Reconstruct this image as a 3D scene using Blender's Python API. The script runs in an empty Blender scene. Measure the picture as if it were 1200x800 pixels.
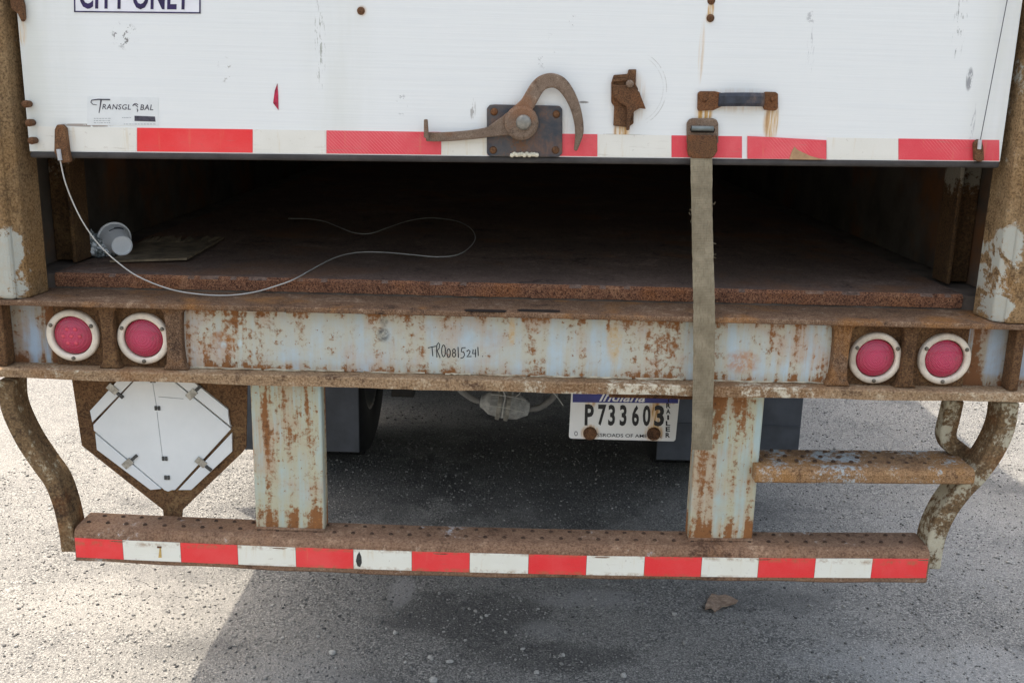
import bpy, bmesh, math, random
import numpy as np
from mathutils import Vector, Matrix

random.seed(7)
RNG = np.random.default_rng(11)
R = math.radians
scene = bpy.context.scene
COL = scene.collection

# ------------------------------------------------------------------ camera
F = 1166.0                       # focal length in pixels of the 1200 px wide photograph
CAM = Vector((0.006, -2.41, 1.73))
ROT = Matrix.Rotation(R(90 - 14.0), 3, 'X') @ Matrix.Rotation(R(1.4), 3, 'Z')
cam = bpy.data.objects.new('camera', bpy.data.cameras.new('camera'))
COL.objects.link(cam)
cam.matrix_world = Matrix.Translation(CAM) @ ROT.to_4x4()
cam.data.sensor_width = 36.0
cam.data.lens = F / 1200 * 36.0
cam.data.clip_start = 0.05
cam.data.clip_end = 2000
scene.camera = cam

# ------------------------------------------------------------------ sky, sun, exposure
KX, KY = 0.325, -0.30            # how far a shadow moves per metre of height
world = bpy.data.worlds.new('World')
scene.world = world
world.use_nodes = True
wn = world.node_tree
sky = wn.nodes.new('ShaderNodeTexSky')
sky.sky_type = 'NISHITA'
sky.sun_disc = False
sky.sun_elevation = math.atan2(1.0, math.hypot(KX, KY))
sky.sun_rotation = math.atan2(-KX, -KY)
sky.dust_density = 6.0
sky.ozone_density = 0.3
sky.air_density = 1.6
wn.nodes['Background'].inputs['Strength'].default_value = 0.15
hs = wn.nodes.new('ShaderNodeHueSaturation')
hs.inputs['Saturation'].default_value = 0.74      # mutes the sky's blue to balance the colours
wn.links.new(sky.outputs[0], hs.inputs['Color'])
wn.links.new(hs.outputs[0], wn.nodes['Background'].inputs['Color'])
sun = bpy.data.objects.new('sun', bpy.data.lights.new('sun', 'SUN'))
COL.objects.link(sun)
sun.data.energy = 2.0
sun.data.angle = R(0.53)
sun.data.color = (1.0, 0.91, 0.77)
sun.rotation_euler = Vector((KX, KY, -1.0)).to_track_quat('-Z', 'Y').to_euler()
vs = scene.view_settings
vs.view_transform = 'Standard'
vs.look = 'None'
vs.gamma = 1.0
vs.use_curve_mapping = False
vs.exposure = 1.40
scene.cycles.use_denoising = True
scene.cycles.max_bounces = 8
scene.cycles.diffuse_bounces = 5


# ------------------------------------------------------------------ measuring helpers
def ray(px, py):
    return ROT @ Vector(((px - 600) / F, -(py - 400) / F, -1.0))


def U(px, py, Y):
    d = ray(px, py)
    return CAM + d * ((Y - CAM.y) / d.y)


def UZ(px, py, z):
    d = ray(px, py)
    return CAM + d * ((z - CAM.z) / d.z)


def lin(*rgb):
    out = []
    for v in rgb:
        v /= 255.0
        out.append(v / 12.92 if v <= 0.04045 else ((v + 0.055) / 1.055) ** 2.4)
    return tuple(out)


# ------------------------------------------------------------------ mesh helpers
def link(name, me, mat=None, parent=None, bevel=0.0, seg=2, smooth=False):
    o = bpy.data.objects.new(name, me)
    COL.objects.link(o)
    if mat is not None and not me.materials:
        me.materials.append(mat)
    if parent is not None:
        o.parent = parent
    if bevel:
        b = o.modifiers.new('bevel', 'BEVEL')
        b.width = bevel
        b.segments = seg
        b.limit_method = 'ANGLE'
        b.angle_limit = R(35)
    if smooth:
        for p in me.polygons:
            p.use_smooth = True
    return o


def mesh(verts, faces, name='mesh'):
    me = bpy.data.meshes.new(name)
    me.from_pydata([tuple(v) for v in verts], [], faces)
    bm = bmesh.new()
    bm.from_mesh(me)
    bmesh.ops.recalc_face_normals(bm, faces=bm.faces)
    bm.to_mesh(me)
    bm.free()
    return me


class MB:
    def __init__(self):
        self.v, self.f = [], []

    def add(self, v, f):
        n = len(self.v)
        self.v += [tuple(p) for p in v]
        self.f += [tuple(i + n for i in q) for q in f]
        return self

    def box(self, x0, x1, y0, y1, z0, z1):
        v = [(x, y, z) for x in (x0, x1) for y in (y0, y1) for z in (z0, z1)]
        return self.add(v, [(0, 1, 3, 2), (4, 6, 7, 5), (0, 4, 5, 1), (2, 3, 7, 6), (0, 2, 6, 4), (1, 5, 7, 3)])

    def prism(self, pts, y0, y1):
        """pts: list of (x,z); extruded along Y"""
        n = len(pts)
        v = [(p[0], y0, p[1]) for p in pts] + [(p[0], y1, p[1]) for p in pts]
        f = [tuple(range(n)), tuple(range(2 * n - 1, n - 1, -1))]
        f += [(i, (i + 1) % n, n + (i + 1) % n, n + i) for i in range(n)]
        return self.add(v, f)

    def prism_px(self, pts, y0, y1):
        q = [U(p[0], p[1], y0) for p in pts]
        return self.prism([(p.x, p.z) for p in q], y0, y1)

    def band(self, pts, hws, y0, y1):
        """flat bar following (x,z) points with half widths, extruded along Y"""
        P = [Vector((p[0], p[1])) for p in pts]
        L, Rr = [], []
        for i, p in enumerate(P):
            a = P[max(i - 1, 0)]
            b = P[min(i + 1, len(P) - 1)]
            t = (b - a).normalized()
            n = Vector((-t.y, t.x))
            h = hws[i] if isinstance(hws, (list, tuple)) else hws
            L.append(p + n * h)
            Rr.append(p - n * h)
        n = len(P)
        v = []
        for i in range(n):
            for q in (L[i], Rr[i]):
                v.append((q.x, y0, q.y))
            for q in (Rr[i], L[i]):
                v.append((q.x, y1, q.y))
        f = []
        for i in range(n - 1):
            a, b = 4 * i, 4 * i + 4
            for k in range(4):
                f.append((a + k, a + (k + 1) % 4, b + (k + 1) % 4, b + k))
        f += [(3, 2, 1, 0), (4 * n - 4, 4 * n - 3, 4 * n - 2, 4 * n - 1)]
        return self.add(v, f)

    def tube(self, pts, r, seg=8, cap=True):
        P = [Vector(p) for p in pts]
        v, f = [], []
        prev = None
        for i, p in enumerate(P):
            t = (P[min(i + 1, len(P) - 1)] - P[max(i - 1, 0)]).normalized()
            if prev is None:
                a = Vector((0, 0, 1)) if abs(t.z) < 0.9 else Vector((1, 0, 0))
                u = t.cross(a).normalized()
            else:
                u = (prev - t * prev.dot(t)).normalized()
            prev = u
            w = t.cross(u)
            rr = r[i] if isinstance(r, (list, tuple)) else r
            for k in range(seg):
                a = 2 * math.pi * k / seg
                v.append(p + u * (rr * math.cos(a)) + w * (rr * math.sin(a)))
        for i in range(len(P) - 1):
            for k in range(seg):
                a = i * seg + k
                b = i * seg + (k + 1) % seg
                f.append((a, b, b + seg, a + seg))
        if cap:
            f.append(tuple(range(seg)))
            f.append(tuple(range(len(v) - 1, len(v) - seg - 1, -1)))
        return self.add(v, f)

    def lathe(self, prof, c, axis='Y', seg=32, closed=False):
        """prof: (radius, distance along axis)"""
        v, f = [], []
        c = Vector(c)
        if isinstance(axis, str):
            axis = {'Y': (0, 1, 0), 'X': (1, 0, 0), 'Z': (0, 0, 1)}[axis]
        ax = axis
        ax = Vector(ax).normalized()
        a0 = Vector((0, 0, 1)) if abs(ax.z) < 0.9 else Vector((1, 0, 0))
        u = (a0 - ax * a0.dot(ax)).normalized()
        w = ax.cross(u)
        n = len(prof)
        for r, d in prof:
            r = max(r, 1e-5)
            for k in range(seg):
                a = 2 * math.pi * k / seg
                v.append(c + ax * d + u * (r * math.cos(a)) + w * (r * math.sin(a)))
        rng = range(n) if closed else range(n - 1)
        for i in rng:
            j = (i + 1) % n
            for k in range(seg):
                k2 = (k + 1) % seg
                f.append((i * seg + k, i * seg + k2, j * seg + k2, j * seg + k))
        if not closed:
            f.append(tuple(range(seg)))
            f.append(tuple(range(n * seg - 1, (n - 1) * seg - 1, -1)))
        return self.add(v, f)

    def build(self, name, mat, parent=None, bevel=0.0, seg=2, smooth=False):
        return link(name, mesh(self.v, self.f, name), mat, parent, bevel, seg, smooth)


def catmull(pts, n=8):
    P = [Vector(p) for p in pts]
    P = [P[0] * 2 - P[1]] + P + [P[-1] * 2 - P[-2]]
    out = []
    for i in range(1, len(P) - 2):
        for k in range(n):
            t = k / n
            a, b, c, d = P[i - 1], P[i], P[i + 1], P[i + 2]
            out.append(0.5 * ((2 * b) + (c - a) * t + (2 * a - 5 * b + 4 * c - d) * t * t + (3 * b - a - 3 * c + d) * t ** 3))
    out.append(P[-2])
    return out


def text_mesh(body, bold=0.0, shear=0.0, space=1.0):
    cu = bpy.data.curves.new('lettering', 'FONT')
    cu.body = body
    cu.offset = bold
    cu.shear = shear
    cu.space_character = space
    cu.resolution_u = 3
    o = bpy.data.objects.new('lettering', cu)
    COL.objects.link(o)
    dg = bpy.context.evaluated_depsgraph_get()
    me = bpy.data.meshes.new_from_object(o.evaluated_get(dg))
    bpy.data.objects.remove(o)
    v = [tuple(p.co) for p in me.vertices]
    f = [tuple(p.vertices) for p in me.polygons]
    bpy.data.meshes.remove(me)
    bpy.data.curves.remove(cu)
    return v, f


def text_quad(mb, body, bl, br, tl, Y, bold=0.0, shear=0.0, space=1.0):
    """lettering fitted to pixel corners on the plane at depth Y"""
    v, f = text_mesh(body, bold, shear, space)
    xs = [p[0] for p in v]
    ys = [p[1] for p in v]
    x0, x1, y0, y1 = min(xs), max(xs), min(ys), max(ys)
    A, B, C = U(*bl, Y), U(*br, Y), U(*tl, Y)
    mb.add([A + (B - A) * ((p[0] - x0) / (x1 - x0)) + (C - A) * ((p[1] - y0) / (y1 - y0)) for p in v], f)
    return mb


def flat(mb, name, mat, parent):
    """mesh without normal recalculation, for thin lettering"""
    me = bpy.data.meshes.new(name)
    me.from_pydata(mb.v, [], mb.f)
    return link(name, me, mat, parent)


# ------------------------------------------------------------------ material helpers
class NB:
    def __init__(self, name):
        self.m = bpy.data.materials.new(name)
        self.m.use_nodes = True
        self.t = self.m.node_tree
        self.b = self.t.nodes['Principled BSDF']
        self.co = self.t.nodes.new('ShaderNodeTexCoord').outputs['Object']
        self._xyz = None

    def put(self, sock, val):
        if isinstance(val, bpy.types.NodeSocket):
            self.t.links.new(val, sock)
        elif isinstance(val, (tuple, list)) and sock.type == 'RGBA':
            sock.default_value = (*val[:3], 1.0)
        else:
            sock.default_value = val

    def node(self, typ, props=None, **ins):
        n = self.t.nodes.new(typ)
        for k, v in (props or {}).items():
            setattr(n, k, v)
        for k, v in ins.items():
            self.put(n.inputs[k.replace('_', ' ')], v)
        return n

    def mapping(self, vec=None, scale=(1, 1, 1), loc=(0, 0, 0)):
        return self.node('ShaderNodeMapping', Vector=vec or self.co, Scale=scale, Location=loc).outputs[0]

    def noise(self, scale, detail=6.0, rough=0.6, vec=None, dist=0.0):
        return self.node('ShaderNodeTexNoise', Vector=vec or self.co, Scale=scale, Detail=detail,
                         Roughness=rough, Distortion=dist).outputs[0]

    def vor(self, scale, vec=None, feature='F1', out='Distance', rand=1.0):
        n = self.node('ShaderNodeTexVoronoi', {'feature': feature}, Vector=vec or self.co, Scale=scale, Randomness=rand)
        return n.outputs[out]

    def math(self, op, a, b=0.0, clamp=False):
        n = self.t.nodes.new('ShaderNodeMath')
        n.operation = op
        n.use_clamp = clamp
        self.put(n.inputs[0], a)
        self.put(n.inputs[1], b)
        return n.outputs[0]

    def mr(self, v, a, b, c=0.0, d=1.0, smooth=True):
        n = self.node('ShaderNodeMapRange', {'interpolation_type': 'SMOOTHSTEP' if smooth else 'LINEAR'})
        for i, q in enumerate((v, a, b, c, d)):
            self.put(n.inputs[i], q)
        return n.outputs[0]

    def ramp(self, fac, stops):
        n = self.t.nodes.new('ShaderNodeValToRGB')
        self.put(n.inputs[0], fac)
        e = n.color_ramp.elements
        while len(e) < len(stops):
            e.new(0.5)
        for i, (p, c) in enumerate(stops):
            e[i].position = p
            e[i].color = (*c, 1.0)
        return n.outputs[0]

    def mix(self, fac, a, b, mode='MIX'):
        n = self.t.nodes.new('ShaderNodeMix')
        n.data_type = 'RGBA'
        n.blend_type = mode
        n.clamp_factor = True
        self.put(n.inputs[0], fac)
        self.put(n.inputs[6], a)
        self.put(n.inputs[7], b)
        return n.outputs[2]

    def xyz(self):
        if self._xyz is None:
            self._xyz = self.node('ShaderNodeSeparateXYZ', Vector=self.co).outputs
        return self._xyz

    def zone(self, axis, c, w, amp):
        d = self.math('ABSOLUTE', self.math('SUBTRACT', self.xyz()[axis], c))
        return self.math('MULTIPLY', self.math('SUBTRACT', 1.0, self.math('DIVIDE', d, w), True), amp)

    def spot(self, x, z, rx, rz, soft=1.0):
        """1 at (x,z), 0 outside the ellipse"""
        a = self.math('DIVIDE', self.math('SUBTRACT', self.xyz()[0], x), rx)
        b = self.math('DIVIDE', self.math('SUBTRACT', self.xyz()[2], z), rz)
        r2 = self.math('ADD', self.math('MULTIPLY', a, a), self.math('MULTIPLY', b, b))
        return self.mr(r2, 1.0, 1.0 - soft)

    def bump(self, h, strength=0.3, dist=0.003):
        return self.node('ShaderNodeBump', Strength=strength, Distance=dist, Height=h).outputs[0]

    def out(self, color, rough=0.6, normal=None, metallic=0.0, spec=0.4):
        self.put(self.b.inputs['Base Color'], color)
        self.put(self.b.inputs['Roughness'], rough)
        self.put(self.b.inputs['Metallic'], metallic)
        self.put(self.b.inputs['Specular IOR Level'], spec)
        if normal is not None:
            self.put(self.b.inputs['Normal'], normal)
        return self.m


RUST = (lin(58, 38, 26), lin(112, 72, 44), lin(158, 96, 48))


def rustmat(name, paint, cover=0.0, rust=RUST, stain=lin(190, 172, 130), scale=1.0, streak=0.5, zones=(),
            bump=0.4, speck=1.0, seed=0.0, wash=0.8, smears=(), hv=(0.57, 0.73)):
    """old paint with tan wash, vertical runs, grainy rust patches and specks"""
    n = NB(name)
    vec = n.mapping(loc=(seed, seed * 1.7, seed * 0.6))
    n1 = n.noise(4.6 * scale, 9, 0.68, vec, 0.3)
    st = n.noise(1.0, 6, 0.62, n.mapping(vec, (26 * scale, 26 * scale, 1.9 * scale)))
    g2 = n.noise(70 * scale, 6, 0.75, vec)
    g = n.noise(150 * scale, 4, 0.7, vec)
    n3 = n.noise(18 * scale, 9, 0.72, vec, 0.5)
    m = n.math('ADD', n.math('MULTIPLY', n1, 1 - streak), n.math('MULTIPLY', st, streak))
    m = n.math('ADD', m, cover)
    drip = n.mr(st, 0.38, 0.60, 0.25, 1.5)
    for z in zones:
        m = n.math('ADD', m, n.math('MULTIPLY', n.zone(*z), drip))
    ws = n.math('MULTIPLY', n.mr(m, 0.40, 0.60), wash)
    heavy = n.mr(n.math('ADD', m, n.math('MULTIPLY', n.math('SUBTRACT', g2, 0.5), 0.75)), *hv)
    spk = n.math('ADD', n.math('ADD', n.math('MULTIPLY', g2, 0.6), n.math('MULTIPLY', g, 0.4)), n.math('MULTIPLY', n.math('SUBTRACT', m, 0.5), 0.55))
    spk = n.math('MULTIPLY', n.mr(spk, 0.595, 0.65), speck)
    rm = n.math('MAXIMUM', heavy, spk)
    d, mid, hi = rust
    rc = n.ramp(n.math('ADD', n.math('MULTIPLY', n3, 0.6), n.math('MULTIPLY', g, 0.4)), [(0.34, d), (0.47, mid), (0.56, mid), (0.68, hi)])
    pv = n.mix(n.mr(n3, 0.3, 0.75, 0, 0.6), paint, tuple(c * 0.82 for c in paint))
    wcol = n.mix(n.mr(n.noise(7 * scale, 6, 0.65, vec), 0.46, 0.62), stain, tuple(0.45 * a + 0.55 * b for a, b in zip(stain, hi)))
    col = n.mix(ws, pv, wcol)
    col = n.mix(rm, col, rc)
    for (sx, sz, rx, rz, c_, am) in smears:
        e = n.math('MULTIPLY', n.spot(sx, sz, rx, rz, 0.9), n.mr(g2, 0.36, 0.58, 0.25, 1.0))
        col = n.mix(n.math('MULTIPLY', e, am), col, c_)
    h = n.math('ADD', n.math('MULTIPLY', rm, -0.35), n.math('MULTIPLY', g, n.math('ADD', n.math('MULTIPLY', rm, 0.9), 0.15)))
    return n.out(col, n.mr(rm, 0, 1, 0.5, 0.9), n.bump(h, bump, 0.003))


def brown(name, dark, mid, light, paint=None, pcover=0.0, zones=(), scale=1.0, grain=0.6, seed=0.0, bump=0.5, warm=None, spots=()):
    """bare weathered steel: layered brown rust, optional remains of paint"""
    n = NB(name)
    vec = n.mapping(loc=(seed, seed * 1.3, seed * 0.7))
    a = n.noise(8 * scale, 10, 0.72, vec, 0.4)
    big = n.noise(2.0 * scale, 6, 0.6, vec)
    g2 = n.noise(62 * scale, 6, 0.75, vec)
    g = n.noise(190 * scale, 3, 0.7, vec)
    f = n.math('ADD', n.math('MULTIPLY', a, 0.6), n.math('MULTIPLY', g2, 0.4))
    col = n.ramp(f, [(0.40, dark), (0.475, mid), (0.525, mid), (0.60, light)])
    if warm is not None:
        col = n.mix(n.mr(n.noise(3.4 * scale, 7, 0.65, vec, 0.4), 0.50, 0.64, 0, 0.75), col, warm)
    col = n.mix(n.mr(big, 0.42, 0.60, 0.0, 0.5), col, tuple(c * 0.62 for c in mid))
    col = n.mix(n.math('MULTIPLY', n.mr(g, 0.51, 0.61), grain), col, tuple(c * 0.55 for c in dark))
    col = n.mix(n.math('MULTIPLY', n.mr(g, 0.48, 0.38), grain * 0.55), col, light)
    rough = 0.88
    if paint is not None:
        p = n.math('ADD', n.math('ADD', n.math('MULTIPLY', a, 0.5), n.math('MULTIPLY', big, 0.5)), n.math('MULTIPLY', n.math('SUBTRACT', g2, 0.5), 0.5))
        p = n.math('ADD', p, pcover)
        for z in zones:
            p = n.math('ADD', p, n.zone(*z))
        for (sx, sz, rx, rz, am) in spots:
            p = n.math('ADD', p, n.math('MULTIPLY', n.spot(sx, sz, rx * 1.3, rz * 1.3, 1.0), n.math('ADD', n.math('MULTIPLY', n.math('SUBTRACT', a, 0.5), 2.0), am)))
        pm = n.mr(p, 0.58, 0.66)
        pc = n.mix(n.mr(g2, 0.45, 0.65, 0, 0.5), paint, tuple(0.55 * x + 0.45 * y for x, y in zip(paint, light)))
        col = n.mix(pm, col, pc)
    h = n.math('ADD', n.math('MULTIPLY', g, 0.8), n.math('ADD', n.math('MULTIPLY', g2, 0.8), n.math('MULTIPLY', a, 0.6)))
    return n.out(col, rough, n.bump(h, bump, 0.003), spec=0.3)


def plain(name, col, rough=0.6, var=0.25, scale=30.0, bump=0.0, metallic=0.0, spec=0.4, dirt=None, dirtamt=0.5):
    n = NB(name)
    a = n.noise(scale, 7, 0.65)
    c = n.mix(n.mr(a, 0.3, 0.7), tuple(x * (1 - var) for x in col), tuple(min(1, x * (1 + var * 0.4)) for x in col))
    if dirt is not None:
        c = n.mix(n.math('MULTIPLY', n.mr(n.noise(scale * 0.35, 9, 0.7), 0.48, 0.68), dirtamt), c, dirt)
    nm = n.bump(n.noise(scale * 5, 4, 0.6), bump, 0.002) if bump else None
    return n.out(c, rough, nm, metallic, spec)


# ------------------------------------------------------------------ the setting
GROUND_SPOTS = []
for px, py, rx, ry, amt, c_ in ((560, 720, .34, .20, .55, (.035, .034, .034)), (640, 765, .30, .10, .50, (.04, .039, .038)), (880, 700, .28, .12, .35, (.05, .05, .05)), (430, 560, .5, .5, .5, (.035, .035, .036)), (640, 540, .7, .9, .55, (.03, .03, .031)),  # last two on this line paint the deep shade under the trailer
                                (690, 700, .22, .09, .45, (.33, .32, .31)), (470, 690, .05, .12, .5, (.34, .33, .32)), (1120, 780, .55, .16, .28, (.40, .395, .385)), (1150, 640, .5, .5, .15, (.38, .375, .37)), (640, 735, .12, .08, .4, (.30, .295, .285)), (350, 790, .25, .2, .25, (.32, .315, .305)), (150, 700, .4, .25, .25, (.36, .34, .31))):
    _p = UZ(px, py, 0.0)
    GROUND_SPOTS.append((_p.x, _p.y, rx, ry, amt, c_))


def ground_material():
    n = NB('asphalt')
    big = n.noise(0.9, 6, 0.6)
    med = n.noise(4.5, 8, 0.65, None, 0.4)
    cell = n.node('ShaderNodeTexVoronoi', {'feature': 'F1'}, Vector=n.co, Scale=165.0)
    cellb = n.node('ShaderNodeTexVoronoi', {'feature': 'F1'}, Vector=n.co, Scale=300.0)
    g = n.node('ShaderNodeSeparateColor', Color=cell.outputs['Color']).outputs[0]
    g2 = n.node('ShaderNodeSeparateColor', Color=cellb.outputs['Color']).outputs[1]
    base = n.ramp(g, [(0.0, (0.095, 0.093, 0.089)), (0.4, (0.195, 0.188, 0.176)), (0.75, (0.30, 0.287, 0.265)), (1.0, (0.41, 0.392, 0.36))])
    fine = n.ramp(g2, [(0.0, (0.09, 0.088, 0.084)), (0.5, (0.21, 0.202, 0.19)), (1.0, (0.43, 0.41, 0.375))])
    col = n.mix(n.mr(med, 0.38, 0.62), base, fine)
    gap = n.mr(cell.outputs['Distance'], 0.42, 0.72)
    col = n.mix(n.math('MULTIPLY', gap, 0.55), col, (0.045, 0.046, 0.048))
    dust = n.mr(n.math('ADD', n.math('MULTIPLY', big, 0.6), n.math('MULTIPLY', med, 0.4)), 0.42, 0.62)
    col = n.mix(n.math('MULTIPLY', dust, 0.34), col, (0.30, 0.285, 0.26))
    # oil-darkened patches
    oil = n.mr(n.noise(1.7, 7, 0.62, n.mapping(None, (1, 1.6, 1), (3.1, 1.2, 0))), 0.52, 0.68)
    col = n.mix(n.math('MULTIPLY', oil, 0.45), col, (0.06, 0.06, 0.062))
    # drips and spilled oil mid-bay, pale ground-in dust, painted shade deep under the trailer
    warp = n.noise(5.0, 7, 0.65)
    warp2 = n.noise(2.2, 6, 0.6, n.mapping(None, (1, 1, 1), (7.3, 2.2, 0)))
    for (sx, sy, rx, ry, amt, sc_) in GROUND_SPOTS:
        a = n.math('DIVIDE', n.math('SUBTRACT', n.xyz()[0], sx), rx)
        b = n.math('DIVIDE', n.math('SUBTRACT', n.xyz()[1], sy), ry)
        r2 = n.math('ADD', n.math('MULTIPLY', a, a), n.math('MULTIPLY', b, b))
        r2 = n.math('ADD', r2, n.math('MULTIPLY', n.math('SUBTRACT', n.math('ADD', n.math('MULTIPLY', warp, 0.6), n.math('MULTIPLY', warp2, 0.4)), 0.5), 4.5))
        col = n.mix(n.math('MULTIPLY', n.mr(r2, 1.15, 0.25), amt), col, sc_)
    h = n.math('ADD', n.math('MULTIPLY', cell.outputs['Distance'], -1.0), n.math('MULTIPLY', cellb.outputs['Distance'], -0.45))
    h = n.math('ADD', h, n.math('MULTIPLY', med, 0.9))
    return n.out(col, 0.9, n.bump(h, 0.55, 0.005), spec=0.25)


def build_ground():
    # fine grid close by with gentle unevenness, one sheet out to the horizon
    xs = np.concatenate([[-600, -120, -30, -9], np.linspace(-4, 4.5, 86), [10, 30, 120, 600]])
    ys = np.concatenate([[-600, -120, -30, -8, -3], np.linspace(-1, 9, 101), [14, 40, 150, 600]])
    nx, ny = len(xs), len(ys)
    X, Y = np.meshgrid(xs, ys)
    Z = 0.006 * np.sin(X * 1.9 + 0.7 * Y) + 0.005 * np.sin(Y * 2.7 - X * 1.1 + 1) + 0.003 * np.sin(X * 6.1 + Y * 5.3)
    Z *= np.clip(1 - np.maximum(np.abs(X) - 4, 0), 0, 1)
    Z -= 0.012
    v = np.stack([X.ravel(), Y.ravel(), Z.ravel()], 1)
    f = [(j * nx + i, j * nx + i + 1, (j + 1) * nx + i + 1, (j + 1) * nx + i) for j in range(ny - 1) for i in range(nx - 1)]
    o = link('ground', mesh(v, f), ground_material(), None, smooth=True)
    o['kind'] = 'structure'
    o['label'] = 'worn grey asphalt with loose aggregate'


def ground_z(x, y):
    return 0.006 * math.sin(x * 1.9 + 0.7 * y) + 0.005 * math.sin(y * 2.7 - x * 1.1 + 1) + 0.003 * math.sin(x * 6.1 + y * 5.3) - 0.012


def ico():
    t = (1 + 5 ** 0.5) / 2
    v = np.array([(-1, t, 0), (1, t, 0), (-1, -t, 0), (1, -t, 0), (0, -1, t), (0, 1, t), (0, -1, -t), (0, 1, -t), (t, 0, -1), (t, 0, 1), (-t, 0, -1), (-t, 0, 1)], float)
    v /= np.linalg.norm(v[0])
    f = np.array([(0, 11, 5), (0, 5, 1), (0, 1, 7), (0, 7, 10), (0, 10, 11), (1, 5, 9), (5, 11, 4), (11, 10, 2), (10, 7, 6), (7, 1, 8),
                  (3, 9, 4), (3, 4, 2), (3, 2, 6), (3, 6, 8), (3, 8, 9), (4, 9, 5), (2, 4, 11), (6, 2, 10), (8, 6, 7), (9, 8, 1)])
    return v, f


def stone_material(name, stops):
    n = NB(name)
    isl = n.t.nodes.new('ShaderNodeNewGeometry').outputs['Random Per Island']
    c = n.ramp(isl, stops)
    c = n.mix(n.mr(n.noise(180, 4, 0.6), 0.35, 0.7, 0, 0.35), c, (0.06, 0.058, 0.055))
    return n.out(c, 0.9, spec=0.25)


def build_gravel():
    V, Fc = ico()
    N = 60000
    x = RNG.uniform(-2.3, 3.2, N)
    y = RNG.uniform(0.1, 1.0, N) ** 1.4 * 5.2 + 0.05
    r = np.clip(RNG.lognormal(math.log(0.0021), 0.42, N), 0.0012, 0.0075)
    z = 0.006 * np.sin(x * 1.9 + 0.7 * y) + 0.005 * np.sin(y * 2.7 - x * 1.1 + 1) + 0.003 * np.sin(x * 6.1 + y * 5.3) - 0.012
    jit = RNG.uniform(0.72, 1.25, (N, 12, 1))
    pts = V[None] * jit
    sc = np.stack([RNG.uniform(0.8, 1.5, N), RNG.uniform(0.8, 1.3, N), RNG.uniform(0.5, 0.9, N)], 1)
    pts = pts * (sc * r[:, None])[:, None, :]
    a = RNG.uniform(0, 6.28, N)
    ca, sa = np.cos(a)[:, None], np.sin(a)[:, None]
    px = pts[:, :, 0] * ca - pts[:, :, 1] * sa + x[:, None]
    py = pts[:, :, 0] * sa + pts[:, :, 1] * ca + y[:, None]
    pz = pts[:, :, 2] + (z + r * 0.35)[:, None]
    co = np.stack([px, py, pz], 2).reshape(-1, 3).astype(np.float32)
    fa = (Fc[None] + (np.arange(N) * 12)[:, None, None]).reshape(-1).astype(np.int32)
    me = bpy.data.meshes.new('gravel')
    me.vertices.add(len(co))
    me.vertices.foreach_set('co', co.ravel())
    me.loops.add(len(fa))
    me.loops.foreach_set('vertex_index', fa)
    nf = len(fa) // 3
    me.polygons.add(nf)
    me.polygons.foreach_set('loop_start', np.arange(0, nf * 3, 3, dtype=np.int32))
    me.update(calc_edges=True)
    o = link('gravel', me, stone_material('loose aggregate', [(0, (0.07, 0.07, 0.07)), (0.4, (0.20, 0.192, 0.18)), (0.8, (0.34, 0.325, 0.30)), (1, (0.45, 0.43, 0.395))]))
    o['kind'] = 'stuff'
    o['label'] = 'fine loose gravel scattered over the asphalt'
    o['category'] = 'gravel'


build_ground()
build_gravel()

# ------------------------------------------------------------------ materials
BLUEGREY = lin(180, 196, 204)
SMEARS = []
for px, py, rx, ry, c_, am in ((450, 377, 6, 8, lin(96, 96, 92), .75), (449, 392, 9, 11, lin(84, 86, 86), .9), (262, 398, 20, 14, lin(150, 96, 46), .8), (870, 424, 26, 18, lin(176, 112, 54), .7), (262, 404, 5, 6, lin(190, 200, 200), .9), (281, 402, 4, 6, lin(190, 204, 204), .9), (720, 402, 12, 30, lin(196, 160, 100), .6), (600, 388, 5, 24, lin(200, 160, 100), .6)):
    _p = U(px, py, .048)
    SMEARS.append((_p.x, _p.z, rx / 465, ry / 465, c_, am))
RUST = (lin(78, 50, 32), lin(138, 92, 54), lin(178, 118, 64))
BROWN = (lin(72, 50, 34), lin(126, 96, 66), lin(166, 134, 98))
POST_PAINT = []
for px, py, rx, ry, am in ((8, 318, 18, 52, .36), (1180, 330, 18, 56, .38), (1196, 90, 12, 60, .2)):
    _p = U(px, py, 0.0)
    POST_PAINT.append((_p.x, _p.z, rx / 470, ry / 470, am))
M = {}
M['beam'] = rustmat('rusted grey beam paint', BLUEGREY, 0.008, rust=RUST, smears=SMEARS, wash=0.68, stain=lin(188, 174, 140), streak=0.42, zones=((2, 1.195, 0.035, 0.15), (2, 1.025, 0.030, 0.13), (0, 0.86, 0.22, 0.12), (0, -0.86, 0.10, 0.12), (0, -0.70, 0.09, 0.09), (0, 0.45, 0.5, 0.05)), seed=3.0)
M['beam_end'] = rustmat('grey paint in the light recess', lin(156, 172, 188), -0.02, rust=(lin(66, 42, 28), lin(116, 76, 46), lin(146, 94, 54)), zones=((0, 1.18, 0.05, 0.25), (0, -1.17, 0.05, 0.25), (2, 1.03, 0.03, 0.2)), seed=8.0, stain=lin(150, 130, 96))
M['upright'] = rustmat('rusted grey upright paint', lin(172, 190, 188), 0.012, rust=RUST, stain=lin(182, 168, 128), wash=0.7, streak=0.55, zones=((2, 1.0, 0.26, 0.16), (2, 0.585, 0.07, 0.26), (0, 0.52, 0.03, 0.06), (0, 0.64, 0.03, 0.06), (0, -0.50, 0.03, 0.06), (0, -0.64, 0.05, 0.05)), seed=12.0)
M['flange'] = brown('brown rust on the sill flange', lin(58, 40, 30), lin(116, 88, 66), lin(164, 138, 114), paint=lin(160, 152, 146), pcover=-0.05, warm=lin(156, 106, 54), seed=5.0, scale=1.6, grain=0.6)
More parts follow.
